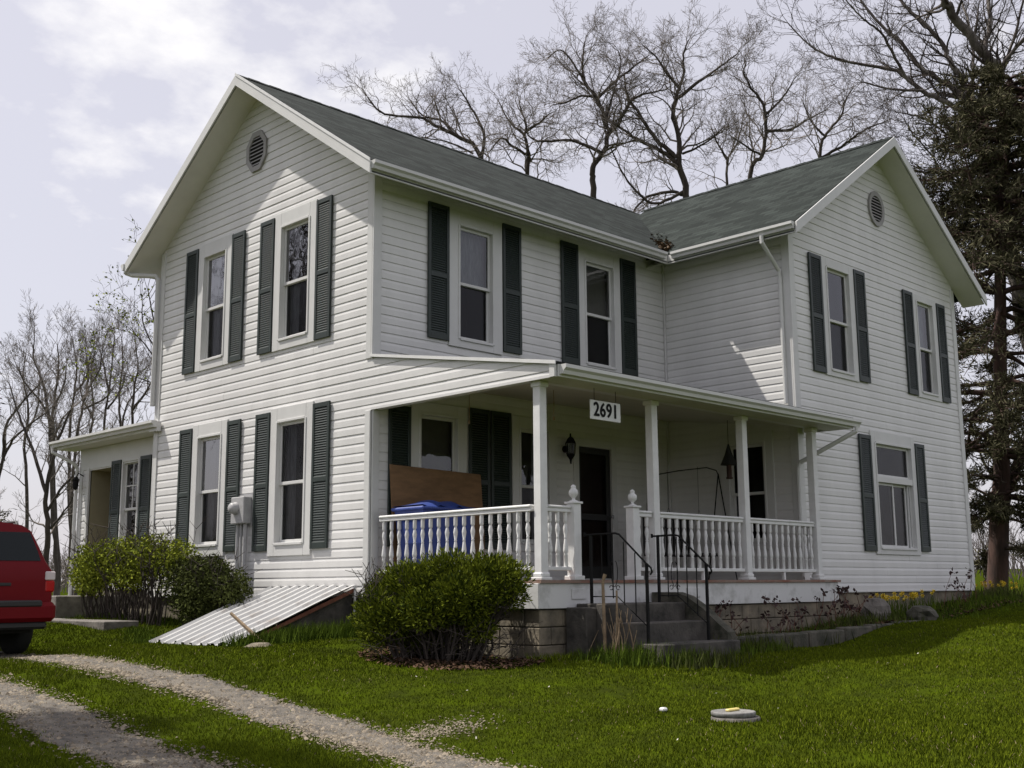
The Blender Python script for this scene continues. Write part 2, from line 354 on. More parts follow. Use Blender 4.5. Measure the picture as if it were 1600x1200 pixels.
o=link('lawn_grass',np_mesh('lawn_grass',V,Fc,M['grass'],attr=at_)); props(o,'short green lawn grass with worn patches between the gravel tracks and the house','grass',kind='stuff')
kk=rs.rand(len(pts))<.018*(1+1.2*np.clip(field(pts[:,0],pts[:,1],1.3,77),-.6,2)); V,Fc,at2=blades(pts[kk]+np.array([.01,.008,0]),h[kk]*.8,.011,1.6,rs); o=link('dead_thatch',np_mesh('dead_thatch',V,Fc,M['stick'],attr=at2)); props(o,'straw-coloured dead grass blades mixed through the lawn','dead grass',kind='stuff')
# taller ragged grass along walls, steps and hatch
def tuft_line(a,b,n,spread,hh):
    u=rs.rand(n)**1; x=a[0]+(b[0]-a[0])*u+rs.randn(n)*spread; y=a[1]+(b[1]-a[1])*u+rs.randn(n)*spread
    return np.stack([x,y,gzv(x,y)],1),hh*(.4+.8*rs.rand(n))*(.6+.4*np.sin(u*23)**2)
P_=[];H_=[]
for A_,B_,n,sp,hh in (((.35,-3.35),(.75,-3.95),900,.10,.16),((.4,-3.9),(1.1,-4.35),1600,.13,.24),((-.25,.15),(-.1,-.9),2200,.14,.24),((-1.25,.2),(-.3,-.15),2600,.14,.22),((-1.9,.1),(-1.0,.15),1400,.10,.2),((1.9,-4.2),(3.2,-4.15),1200,.12,.12),((3,-3.5),(13,-3.2),5200,.25,.14),((12.6,-3),(16,-2),1500,.3,.18),((-.4,2.3),(-.4,7.4),3000,.2,.12),((-1.9,2.3),(-1.2,4),900,.12,.09)):
    p,h=tuft_line(A_,B_,n,sp,hh); P_.append(p);H_.append(h)
p=np.concatenate(P_);h=np.concatenate(H_); k=~in_house(p[:,0],p[:,1]); p=p[k];h=h[k]
V,Fc,at_=blades(p,h,.016,.5,rs)
o=link('tall_grass',np_mesh('tall_grass',V,Fc,M['tulip'],attr=at_)); props(o,'taller unmown grass tufts along the house walls, cellar hatch and steps','grass',kind='stuff')
# loose stones on the tracks
def stones(n,hs,name,m,lab,pos):
    x,y=pos(n); n=len(x); z=gzv(x,y)+.006; s=hs*(.4+rs.rand(n)**2*1.3)
    base=np.array([(1,0,0),(0,1,0),(-1,0,0),(0,-1,0),(0,0,.7)]); V=(base[None]*(s[:,None,None]*rs.uniform(.6,1.2,(n,5,1)))); a=rs.rand(n)*6.28; c,s_=np.cos(a)[:,None],np.sin(a)[:,None]
    vx=V[:,:,0]*c-V[:,:,1]*s_; vy=V[:,:,0]*s_+V[:,:,1]*c; V=np.stack([vx+x[:,None],vy+y[:,None],V[:,:,2]+z[:,None]],2).reshape(-1,3)
    f=np.array([(0,1,4),(1,2,4),(2,3,4),(3,0,4)]); Fc=(f[None]+np.arange(n)[:,None,None]*5).reshape(-1,3)
    o=link(name,np_mesh(name,V,Fc,m,attr=np.repeat(rs.rand(n),5))); props(o,lab,'gravel',kind='stuff')
def tpos(n):
    c=np.concatenate([C1,C2]); w_=c[(c[:,1]<6)&(c[:,1]>-9)]; i=rs.randint(0,len(w_),n)
    off=np.clip(rs.randn(n)*.36,-.95,.95)*w_[i,2]*.78; x=w_[i,0]+off+rs.randn(n)*.01; y=w_[i,1]+rs.randn(n)*.05
    return x,y
M['stone']=leafmat('loose_gravel',(.27,.23,.175),(.08,.068,.052),scale=20)
stones(3200,.021,'coarse_gravel',M['stone'],'coarser stones lying among the gravel and along the track edges',tpos)
stones(52000,.010,'loose_gravel',M['stone'],'pale loose gravel stones strewn over the two wheel tracks',tpos)
def lpos(n):
    a=rs.rand(n)*6.28; r_=np.sqrt(rs.rand(n)); x=-.72+np.cos(a)*r_*.98; y=-2.42+np.sin(a)*r_*1.12; k=x<-.03; return x[k],y[k]
M['litterv']=leafmat('brown_leaf_litter',(.14,.085,.055),(.03,.02,.014),scale=9)
def ppos(n):
    a=rs.rand(n)*6.28; r_=np.sqrt(rs.rand(n)); return -3.12+rs.randn(n)*.22,-4.95+rs.randn(n)*.13
stones(900,.010,'bare_patch_stones',M['stone'],'small bare stony patch in the lawn beside the right wheel track',ppos)
stones(9000,.022,'leaf_litter',M['litterv'],'brown leaf litter lying under the rounded evergreen bush','x',) if False else None
def leaves_flat(name,pos,n,size,m,lab,cat,lift=.03):
    x,y=pos(n); n=len(x); z=gzv(x,y)+rs.rand(n)*lift; a=rs.rand(n)*6.28; tl=rs.randn(n,2)*.35
    q=np.array([(-.5,-.3),(.5,-.3),(.5,.3),(-.5,.3)])*size; vx=q[None,:,0]*np.cos(a)[:,None]-q[None,:,1]*np.sin(a)[:,None]; vy=q[None,:,0]*np.sin(a)[:,None]+q[None,:,1]*np.cos(a)[:,None]
    vz=vx*tl[:,:1]+vy*tl[:,1:]; V=np.stack([vx+x[:,None],vy+y[:,None],vz+z[:,None]+.01],2).reshape(-1,3)
    o=link(name,np_mesh(name,V,np.arange(n*4).reshape(-1,4),m,attr=np.repeat(rs.rand(n),4))); props(o,lab,cat,kind='stuff')
leaves_flat('leaf_litter',lpos,3600,.032,M['litterv'],'brown leaf litter lying under the rounded evergreen bush','leaf litter')
def bpos(n):
    x=rs.uniform(1.95,13.5,n); y=rs.uniform(-4.0,-3.12,n); y=np.where(x>6.7,rs.uniform(-3.6,-2.62,n),y); return x,y
leaves_flat('bed_litter',bpos,5000,.05,M['litterv'],'dead brown leaves and soil crumbs along the flower bed by the porch','leaf litter')
def cpos(n):
    x=rs.uniform(-6,14,n); y=rs.uniform(-11,3,n); k=~in_house(x,y)&(track_d(x,y)>.1); return x[k],y[k]
M['clover']=mat('pale_fleck',(.45,.42,.36),.8)
leaves_flat('lawn_flecks',cpos,150,.018,M['clover'],'tiny pale dead leaves and flower flecks scattered over the lawn','lawn debris',.05)
# ------------------------------------------------------------------ the house
W=5.96;LX=6.478;PJ=2.556;GX=12.494;ZR=8.12;ZE=5.75;OR=.46;OE=.49
MX=(LX+GX)/2; SL=(ZR-ZE)/(W/2+OE); SW=(ZR-ZE)/(GX/2-LX/2+OE)
house=empty('farmhouse',(LX,0,0),'two-storey white clapboard farmhouse with grey-green roof, dark shutters and front porch','house')
# plane maps: (u,z,d) -> xyz, d outward
PL={'A':lambda u,z,d:(-d,u,z),'B':lambda u,z,d:(u,-d,z),'C':lambda u,z,d:(LX-d,u,z),'D':lambda u,z,d:(u,-PJ-d,z),
    'E':lambda u,z,d:(.3-d,u,z),'Eb':lambda u,z,d:(u,9.42+d,z),'R':lambda u,z,d:(GX+d,u,z),'K':lambda u,z,d:(u,W+d,z)}
COURSE=.127
def siding(name,pl,uf,z0,z1,openings=(),cuts=(),course=COURSE,zstart=0.):
    mb=MB(); P=PL[pl]; k=0; z=zstart; rr=random.Random(hash(pl)%7 if False else ord(pl[0])); ph=0
    while z<z1-1e-6:
        zb,zs,zt=z,z+course*.62,z+course
        jit=rr.uniform(-.0007,.0007); ph+=rr.choice((1.15,1.9,2.6)); seams=[-6+(ph%3.66)+3.66*q for q in range(8)]
        lv=sorted({v for v in [max(zb,z0),zs,min(zt,z1)]+[c for o in openings for c in (o[2],o[3])]+list(cuts) if max(zb,z0)-1e-9<=v<=min(zt,z1)+1e-9})
        dep=lambda q:(.0134+jit-.0006*(q-zb)/(zs-zb)) if q<zs else (.0128+jit-.0110*(q-zs)/(zt-zs))
        for a,b in zip(lv[:-1],lv[1:]):
            if b-a<1e-5: continue
            m=(a+b)/2; ua,ub=uf(a); va,vb=uf(b)
            if ub-ua<.004 and vb-va<.004: continue
            blk=sorted([(o[0],o[1]) for o in openings if o[2]-1e-6<m<o[3]+1e-6])
            edges=[]; prev=None
            for (o0,o1) in blk: edges.append((prev,o0)); prev=o1
            edges.append((prev,None))
            for l,r in edges:
                l0,l1=(ua,va) if l is None else (l,l); r0,r1=(ub,vb) if r is None else (r,r)
                if r0-l0<.003 and r1-l1<.003: continue
                r0=max(r0,l0);r1=max(r1,l1)
                cutx=[c for c in seams if max(l0,l1)+.05<c<min(r0,r1)-.05]
                xs=[(l0,l1)]+[(c,c) for c in cutx]+[(r0,r1)]
                for i,((p0,p1),(q0,q1)) in enumerate(zip(xs[:-1],xs[1:])):
                    e=.0016*(sum(1 for c in seams if c<(p0+q0)/2)%2); ov=.02 if i<len(xs)-2 and e>0 else 0
                    mb.face(P(p0,a,e+dep(a+1e-7)),P(q0+ov,a,e+dep(a+1e-7)),P(q1+ov,b,e+dep(b-1e-7)),P(p1,b,e+dep(b-1e-7)))
                    if e>0:
                        for c in ((p0,p1) if i>0 else None,(q0+ov,q1+ov) if i<len(xs)-2 else None):
                            if c: mb.face(P(c[0],a,dep(a+1e-7)-.001),P(c[0],a,e+dep(a+1e-7)),P(c[1],b,e+dep(b-1e-7)),P(c[1],b,dep(b-1e-7)-.001))
                    if abs(a-zb)<1e-6: mb.face(P(p0,a,.001),P(q0,a,.001),P(q0,a,e+.0134+jit),P(p0,a,e+.0134+jit))
        z+=course
    return mb.build(name,M['siding'],house,recalc=False)
def rects(pl,items,name,m,parent,bev=.004):
    """items (u0,u1,z0,z1,d0,d1)"""
    mb=MB(); P=PL[pl]
    for u0,u1,z0,z1,d0,d1 in items:
        a=P(u0,z0,d0); b=P(u1,z1,d1); mb.box(a[0],b[0],a[1],b[1],a[2],b[2],bev)
    return mb.build(name,m,parent)
OPEN={k:[] for k in PL}
def window(pl,u0,u1,z0,z1,side,top,bot,panes='dh',up='glass',lo='screen',cur='none',off=.026,meet=.49,label=None):
    """trim outer rectangle; side/top/bot trim widths"""
    a,b,c,d=u0+side,u1-side,z0+bot,z1-top
    OPEN[pl].append((a,b,c,d))
    t=off+.012
    fr=rects(pl,[(u0,a,z0+.0,z1,-.01,t),(b,u1,z0,z1,-.01,t),(a,b,d,z1,-.01,t),(a,b,z0,c,-.01,t),
                 (a-.018,a+.02,c,d,-.10,t+.012),(b-.02,b+.018,c,d,-.10,t+.012),(a+.02,b-.02,d-.02,d+.018,-.10,t+.012),(a+.02,b-.02,c-.018,c+.02,-.10,t+.02),
                 ],'window',M['trim'],house)
    if label: fr['label']=label
    a+=.02;b-=.02;c+=.02;d-=.02
    P=PL[pl]
    def sash(x0,x1,q0,q1,dd,g,st=.045,mull=False):
        it=[(x0,x0+st,q0,q1,dd-.03,dd),(x1-st,x1,q0,q1,dd-.03,dd),(x0+st,x1-st,q0,q0+st,dd-.03,dd),(x0+st,x1-st,q1-st,q1,dd-.03,dd)]
        if mull:
            it+=[((x0+x1)/2-.011,(x0+x1)/2+.011,q0+st,q1-st,dd-.022,dd-.006),(x0+st,x1-st,(q0+q1)/2-.011,(q0+q1)/2+.011,dd-.023,dd-.007)]
        s=rects(pl,it,'sash',M['trim'],fr,.003)
        mb=MB(); mb.face(P(x0+st,q0+st,dd-.016),P(x1-st,q0+st,dd-.016),P(x1-st,q1-st,dd-.016),P(x0+st,q1-st,dd-.016))
        (mb.f.__setitem__(0,mb.f[0][::-1]) if pl in 'ACEK' else None); mb.build('pane',M[g],fr,recalc=False)
    if panes in('dh','dh4'):
        m=c+(d-c)*meet
        sash(a,b,m-.022,d,-.012,up,mull=panes=='dh4'); sash(a,b,c,m+.022,-.046,lo)
    elif panes=='slider':
        m=c+(d-c)*.655
        sash(a,b,m+.05,d,-.02,'screen'); rects(pl,[(a,b,m-.05,m+.05,-.10,t)],'sash',M['trim'],fr)
        h=(a+b)/2; sash(a,h+.02,c,m-.05,-.02,'screen'); sash(h-.02,b-.1,c,m-.05,-.055,'screen'); sash(b-.1,b,c,m-.05,-.02,'glass',.03)
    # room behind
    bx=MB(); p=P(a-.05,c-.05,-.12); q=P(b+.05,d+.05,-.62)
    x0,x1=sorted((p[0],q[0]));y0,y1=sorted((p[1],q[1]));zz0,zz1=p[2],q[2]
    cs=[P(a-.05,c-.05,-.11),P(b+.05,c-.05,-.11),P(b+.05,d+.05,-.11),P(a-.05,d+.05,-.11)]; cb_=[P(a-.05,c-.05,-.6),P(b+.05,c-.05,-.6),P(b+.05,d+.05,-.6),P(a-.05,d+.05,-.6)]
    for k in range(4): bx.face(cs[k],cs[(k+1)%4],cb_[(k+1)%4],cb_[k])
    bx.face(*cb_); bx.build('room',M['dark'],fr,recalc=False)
    if cur!='none':
        mb=MB(); n=26
        lo_,hi_={'up':(c+(d-c)*.5,d),'full':(c,d),'blindtop':(c+(d-c)*.52,d),'sides':(c,d)}[cur]
        us=[a+(b-a)*k/n for k in range(n+1)]
        for k in range(n):
            if cur=='sides' and 5<k<19: continue
            f=lambda kk:-.17-.012*math.sin(kk*2.1)-(.006*math.sin(kk*.7)) if cur!='blindtop' else -.15
            mb.face(P(us[k],lo_,f(k)),P(us[k+1],lo_,f(k+1)),P(us[k+1],hi_,f(k+1)*.98),P(us[k],hi_,f(k)*.98))
        mb.smooth=True
        mb.build('curtain',M['blind'] if cur=='blindtop' else M['curtain'],fr,recalc=False)
    return fr
SHM={}
def shutter(pl,u0,u1,z0,z1,d=.024,label=None):
    """louvred shutter"""
    P=PL[pl]; st=.05; wd=u1-u0; mb=MB()
    def bx(a,b,c,e,d0,d1):
        p=P(a,c,d0); q=P(b,e,d1); mb.box(p[0],q[0],p[1],q[1],p[2],q[2],.003)
    bx(u0,u0+st,z0,z1,d,d+.03); bx(u1-st,u1,z0,z1,d,d+.03)
    zm=z0+(z1-z0)*.47
    for a,b in ((z0,z0+.09),(zm-.035,zm+.035),(z1-.07,z1)): bx(u0+st,u1-st,a,b,d,d+.029)
    for a,b in ((z0+.09,zm-.035),(zm+.035,z1-.07)):
        n=int((b-a)/.034)
        for k in range(n):
            q=a+(b-a)*k/n; q1=a+(b-a)*(k+1)/n
            mb.face(P(u0+st,q,d+.025),P(u1-st,q,d+.025),P(u1-st,q1-.003,d+.010),P(u0+st,q1-.003,d+.010))
            mb.face(P(u0+st,q,d+.010),P(u1-st,q,d+.010),P(u1-st,q,d+.025),P(u0+st,q,d+.025))
    o=mb.build('shutter',M['shutter'],house,recalc=False)
    if label:o['label']=label
# --- A gable windows
for y0,y1 in ((1.33,2.42),(3.65,4.69)):
    window('A',y0,y1,3.61,5.755,.17,.22,.15,up='glassbright',lo='screen',cur='sides')
    shutter('A',y0-.385,y0-.01,3.62,5.72) ; shutter('A',y1+.01,y1+.39,3.62,5.72)
window('A',1.31,2.39,.56,2.735,.17,.21,.17,up='screen',lo='screen',cur='sides'); shutter('A',.90,1.30,.64,2.69); shutter('A',2.40,2.78,.64,2.69)
window('A',3.60,4.66,.60,2.72,.17,.21,.17,up='glassbright',lo='screen',cur='sides'); shutter('A',3.21,3.59,.66,2.68); shutter('A',4.67,5.06,.66,2.68)
# --- B windows
window('B',1.36,2.44,3.54,5.60,.19,.20,.12,up='glass',lo='screen',cur='up'); shutter('B',.95,1.35,3.60,5.615); shutter('B',2.45,2.845,3.60,5.615)
window('B',4.185,5.24,3.54,5.61,.16,.20,.12,up='glass',lo='screen',cur='blindtop'); shutter('B',3.765,4.175,3.61,5.62); shutter('B',5.25,5.65,3.61,5.615)
window('B',.66,1.70,.62,2.66,.16,.16,.12,up='glass',lo='screen',cur='blindtop'); shutter('B',.265,.65,.64,2.56); shutter('B',1.745,2.156,.64,2.67); shutter('B',2.185,2.60,.64,2.67)
window('B',2.63,3.60,.62,2.64,.16,.16,.12,up='glass',lo='screen',cur='sides')
# --- C lower window, D windows
window('C',-2.12,-1.10,.66,2.56,.16,.18,.12,up='screen',lo='screen',cur='sides')
window('D',7.43,8.51,3.52,5.55,.16,.14,.10,up='glass',lo='screen',cur='none'); shutter('D',7.035,7.425,3.54,5.54); shutter('D',8.515,8.895,3.545,5.53)
window('D',10.70,11.67,3.51,5.49,.15,.11,.10,up='glass',lo='screen',cur='up'); shutter('D',10.32,10.69,3.53,5.49); shutter('D',11.68,12.03,3.525,5.455)
window('D',8.775,10.38,.60,2.72,.14,.20,.10,panes='slider',cur='none'); shutter('D',8.365,8.765,.65,2.62); shutter('D',10.39,10.745,.67,2.615)
# --- porch door in B
def door():
    a,b,z0,z1=4.12,4.92,.19,2.30
    OPEN['B'].append((a,b,z0-.2,z1))
    fr=rects('B',[(a-.12,a,z0,z1+.13,-.01,.04),(b,b+.12,z0,z1+.13,-.01,.04),(a,b,z1,z1+.13,-.01,.04),(a,b,z0-.02,z0+.03,-.08,.05)],'door_frame',M['trim'],house)
    d=rects('B',[(a,a+.09,z0+.03,z1,-.05,-.01),(b-.09,b,z0+.03,z1,-.05,-.01),(a+.09,b-.09,z1-.1,z1,-.05,-.01),(a+.09,b-.09,z0+.03,z0+.22,-.05,-.01),(a+.09,b-.09,z0+.95,z0+1.05,-.05,-.012)],'door',M['blacktrim'],house)
    mb=MB(); P=PL['B']
    for q0,q1 in ((z0+.22,z0+.95),(z0+1.05,z1-.1)): mb.face(P(a+.09,q0,-.03),P(b-.09,q0,-.03),P(b-.09,q1,-.03),P(a+.09,q1,-.03))
    mb.build('pane',M['screen'],d,recalc=False)
    mb=MB(); mb.lathe((b-.05,-.02,1.2),[(.012,0),(.012,-.04),(.028,-.045),(.03,-.065),(.012,-.075)],10,axis='y'); mb.build('handle',M['chrome'],d)
    # inner wooden door
    mb=MB(); mb.box(a,b,.11,.15,z0,z1); mb.build('inner_door',mat('brown_door',(.07,.035,.022),.5,var=.2,scale=6,stretch=(3,1,.4)),d)
door()
# --- walls
ysh=.16
def gabA(z):
    zt=lambda y:0
    h=(z-(ZE-.18+OE*SL*1.0))/SL
    e=max(0,(z+.17-(ZE+OE*SL))/SL)
    lo=e; hi=W-e
    if z<3.2 and z>2.46: pass
    return (min(lo,W/2),max(hi,W/2))
siding('siding_wall','A',gabA,0,ZR-.18,OPEN['A'])
siding('siding_wall','B',lambda z:(.0,LX),.15,5.95,OPEN['B'])
siding('siding_wall','C',lambda z:(-PJ,0),.15,5.93,OPEN['C'])
def gabD(z):
    e=max(0,(z+.17-(ZE+OE*SW))/SW); return (min(LX+e,MX),max(GX-e,MX))
siding('siding_wall','D',gabD,0,ZR-.18,OPEN['D'])
siding('siding_wall','R',lambda z:(-PJ,W),0,5.9)
siding('siding_wall','K',lambda z:(0,GX),0,5.9)
# porch side cheek above the opening (flush with the gable wall)
def cheek(z):
    # shed roof line from (y=0,z=3.17) to (y=-3.4,z=2.58)
    yy=-3.40 if z<2.605 else -3.40+(z-2.605)/(3.184-2.605)*3.40
    return (min(yy,0),0)
siding('porch_gable_siding','A',cheek,2.46,3.184)
# corner boards
def boards(name,items,m='trim'):
    mb=MB()
    for it in items: mb.box(*it,bev=.004)
    return mb.build(name,M[m],house)
CB=.115
boards('corner_board',[(-.032,.0,-.0,CB,0,2.455),(-.032,.0,0,CB,3.17,5.9),(-.032,CB,-.032,0,3.16,5.9),(0,CB,-.030,0,0,2.46)])
boards('corner_board',[(-.032,.0,W-CB,W,0,5.9),(-.032,CB,W,W+.03,0,5.9)])
boards('corner_board',[(LX-.032,LX,-PJ,-PJ+CB,.15,5.88),(LX-.032,LX+CB,-PJ-.032,-PJ,.0,5.88)])
boards('corner_board',[(GX-CB,GX+.032,-PJ-.032,-PJ,0,5.85),(GX,GX+.032,-PJ,-PJ+CB,0,5.85)])
boards('corner_board',[(LX-.05,LX-.021,-.05,-.021,.15,5.9)])
boards('starter_strip',[(-.025,-.001,-.0,W,-.03,0),(LX,GX,-PJ-.026,-PJ-.001,-.03,0)])
# foundation under the house
def foundation():
    mb=MB(); mb.box(.02,GX-.02,.02,W-.02,-1.2,-.0); mb.box(LX+.02,GX-.02,-PJ+.02,.05,-1.2,0)
    return mb.build('foundation',M['block'],house)
foundation()
# --- roofs
def slab(name,c,th,m,uv=True,parent=None,under=None):
    """c: 4 corners of top face (eaveA, eaveB, ridgeB, ridgeA)"""
    c=[Vector(p) for p in c]; dn=Vector((0,0,-th)); b=[p+dn for p in c]
    me=bpy.data.meshes.new(name); me.from_pydata([tuple(p) for p in c+b],[],[(0,1,2,3),(7,6,5,4),(0,4,5,1),(1,5,6,2),(2,6,7,3),(3,7,4,0)])
    me.materials.append(m)
    ul=me.uv_layers.new(name='UVMap'); e1=(c[1]-c[0]).normalized(); e2=(c[3]-c[0]); e2=(e2-e1*e2.dot(e1)).normalized()
    for l in me.loops:
        p=Vector(me.vertices[l.vertex_index].co)-c[0]; ul.data[l.index].uv=(p.dot(e1),p.dot(e2))
    me.update(); return link(name,me,parent or house)
X0,X1=-OR,GX+OR
main=slab('roof',[(X0,-OE,ZE),(X1,-OE,ZE),(X1,W/2,ZR),(X0,W/2,ZR)],.03,M['shingle'])
slab('roof',[(X1,W+OE,ZE),(X0,W+OE,ZE),(X0,W/2,ZR),(X1,W/2,ZR)],.03,M['shingle'])
YF=-PJ-OR
slab('roof',[(LX-OE,W/2-.3,ZE),(LX-OE,YF,ZE),(MX,YF,ZR-.002),(MX,W/2-.3,ZR-.002)],.03,M['shingle'])
slab('roof',[(GX+OE,YF,ZE),(GX+OE,W/2-.3,ZE),(MX,W/2-.3,ZR-.002),(MX,YF,ZR-.002)],.03,M['shingle'])
# ridge caps
for pts in ([(X0,W/2,ZR+.012),(MX,W/2,ZR+.012)],[(MX,YF,ZR+.010),(MX,W/2,ZR+.010)]):
    mb=MB(); a,b=map(Vector,pts); d=(b-a).normalized(); s_=Vector((-d.y,d.x,0))*.13; n=int((b-a).length/.2)
    for k in range(n):
        p=a+d*k*.2; q=a+d*(k*.2+.21); z_=Vector((0,0,.006*(k%2)))
        mb.face(p+z_,q+z_,q+s_-Vector((0,0,.088))+z_,p+s_-Vector((0,0,.088))+z_); mb.face(q+z_,p+z_,p-s_-Vector((0,0,.088))+z_,q-s_-Vector((0,0,.088))+z_)
    o=mb.build('ridge_cap',M['shingle'],house,recalc=False); o.data.uv_layers.new(name='UVMap')
# soffits: sloping boards under the overhangs (drop .15 below the shingles)
def soff(c,name='soffit'): return slab(name,c,.02,M['soffit'])
dz=Vector((0,0,-.15))
def sof_rake(x0,x1,front=True):
    for sgn in (1,-1):
        ye=-OE if sgn==1 else W+OE
        soff([(x0,ye,ZE-.15),(x1,ye,ZE-.15),(x1,W/2,ZR-.15),(x0,W/2,ZR-.15)] if sgn==1 else [(x1,ye,ZE-.15),(x0,ye,ZE-.15),(x0,W/2,ZR-.15),(x1,W/2,ZR-.15)])
sof_rake(X0+.02,.0)
for sgn in (1,-1):
    xe=LX-OE if sgn==1 else GX+OE
    soff([(xe,-PJ+.0,ZE-.15),(xe,YF+.02,ZE-.15),(MX,YF+.02,ZR-.15),(MX,-PJ,ZR-.15)])
# eave soffits along B and C (sloping)
soff([(0,-OE,ZE-.15),(LX-OE,-OE,ZE-.15),(LX-OE,.02,ZE-.15+SL*(OE+.02)),(0,.02,ZE-.15+SL*(OE+.02))])
soff([(LX-OE,.0,ZE-.15),(LX-OE,-PJ,ZE-.15),(LX+.02,-PJ,ZE-.15+SW*(OE+.02)),(LX+.02,0,ZE-.15+SW*(OE+.02))])
soff([(0,W+OE,ZE-.15),(GX,W+OE,ZE-.15),(GX,W,ZE-.15+SL*OE),(0,W,ZE-.15+SL*OE)])
# fascia / rake boards
def rake(x,sgn_axis,pts,th=.028,h=.185):
    mb=MB()
    for (a,b) in pts:
        a=Vector(a);b=Vector(b); off=Vector(th_ for th_ in sgn_axis)*th
        mb.prism([a-Vector((0,0,.012)),b-Vector((0,0,.012)),b-Vector((0,0,h)),a-Vector((0,0,h))],off)
    return mb.build('rake_board',M['trim'],house)
rake(0,(-1,0,0),[((X0-.002,-OE-.02,ZE-.014),(X0-.002,W/2,ZR))]); rake(0,(-1,0,0),[((X0-.002,W/2,ZR),(X0-.002,W+OE+.02,ZE-.014))])
rake(0,(0,-1,0),[((LX-OE-.02,YF-.002,ZE-.014),(MX,YF-.002,ZR))]); rake(0,(0,-1,0),[((MX,YF-.002,ZR),(GX+OE+.02,YF-.002,ZE-.014))])
# shingle edge over rake (thin metal drip)
def drip(a,b,off):
    mb=MB(); a=Vector(a);b=Vector(b); mb.prism([a,b,b+Vector((0,0,-.045)),a+Vector((0,0,-.045))],off); return mb.build('drip_edge',M['paint'],house)
drip((X0-.03,-OE-.03,ZE+.006),(X0-.03,W/2,ZR+.02),(-.012,0,0)); 
boards('fascia_board',[(0,LX-OE,-OE-.0,-OE+.025,ZE-.19,ZE-.035),(X0,0,-OE,-OE+.025,ZE-.19,ZE-.035)])
boards('fascia_board',[(LX-OE,LX-OE+.025,YF+.03,-OE,ZE-.19,ZE-.035)])
boards('fascia_board',[(X0,GX,W+OE-.025,W+OE,ZE-.19,ZE-.035)])
# gutters (K profile, out = direction outward)
def gutter(a,b,out,name='gutter',h=.11,wd=.10,ends=True):
    a=Vector(a);b=Vector(b);o=Vector(out); mb=MB()
    prof=[(0,0),(0,-h),(wd*.55,-h),(wd*.66,-h*.62),(wd,-h*.38),(wd,0),(wd*.9,0),(wd*.9,-.01),(wd*.93,-.012),(wd*.92,-h*.32),(wd*.58,-h*.57),(wd*.48,-h*.92),(.01,-h*.92),(.01,0)]
    P=lambda c,p:c+o*p[0]+Vector((0,0,p[1]))
    A=[P(a,p) for p in prof];B=[P(b,p) for p in prof]; n=len(prof)
    for i in range(n): mb.face(A[i],A[(i+1)%n],B[(i+1)%n],B[i])
    if ends:
        mb.face(*A[:6]); mb.face(*B[:6][::-1])
    return mb.build(name,M['trim'],house)
gutter((X0+.0,-OE-.001,ZE-.02),(LX-OE-.12,-OE-.001,ZE-.02),(0,-1,0))
gutter((LX-OE-.001,-OE-.13,ZE-.02),(LX-OE-.001,YF+.02,ZE-.02),(-1,0,0))
gutter((X0-.05,W+OE+.001,ZE-.02),(GX,W+OE+.001,ZE-.02),(0,1,0))
def spout(pts,r=.036,name='downspout'):
    mb=MB(); mb.tube(pts,r,8,smooth=False); o=mb.build(name,M['trim'],house); return o
# the downspout at the far gable corner: out of the gutter, under the eave, down
spout([(-.42,W+OE+.06,ZE-.16),(-.36,W+OE-.05,ZE-.21),(-.10,W+.08,ZE-.25),(-.07,W+.045,ZE-.32),(-.07,W+.045,ZE-.5),(-.07,W+.045,3.2)],.042)
spout([(LX-OE-.06,-2.42,ZE-.13),(LX-OE-.06,-2.42,ZE-.24),(LX-.09,-2.42,ZE-.62),(LX-.06,-2.42,ZE-.75),(LX-.06,-2.42,2.95)],.034)
# gable vents
def vent(pl,u,z,r,n):
    P=PL[pl]; mb=MB(); ro=r; ri=r*.74
    for k in range(n):
        a0=2*math.pi*(k+.5)/n; a1=2*math.pi*(k+1.5)/n
        c=lambda a,rr,d:P(u+rr*.92*math.cos(a),z+rr*1.08*math.sin(a),d)
        mb.face(c(a0,ro,.05),c(a1,ro,.05),c(a1,ri,.045),c(a0,ri,.045)); mb.face(c(a0,ro,0),c(a1,ro,0),c(a1,ro,.05),c(a0,ro,.05)); mb.face(c(a0,ri,.045),c(a1,ri,.045),c(a1,ri,.0),c(a0,ri,0))
    vt=mb.build('gable_vent',M['vent'],house,recalc=False)
    mb=MB(); mb.face(*[P(u+ri*.93*math.cos(2*math.pi*(k+.5)/n),z+ri*1.09*math.sin(2*math.pi*(k+.5)/n),.021) for k in range(n)]); mb.build('vent_screen',M['dark'],vt,recalc=False)
    mb=MB(); m_=8
    for k in range(m_):
        q=z-ri*1.0+2*ri*(k+.3)/m_; hw=ri*.93*math.sqrt(max(.02,1-((q+.02-z)/(ri*1.09))**2)); mb.face(P(u-hw,q,.044),P(u+hw,q,.044),P(u+hw,q+.034,.024),P(u-hw,q+.034,.024))
    mb.build('louvres',M['vent'],vt,recalc=False)
M['vent']=mat('vent_grey',(.30,.29,.285),.6,var=.08)
vent('A',3.02,6.97,.33,8); vent('D',9.52,6.86,.31,16)
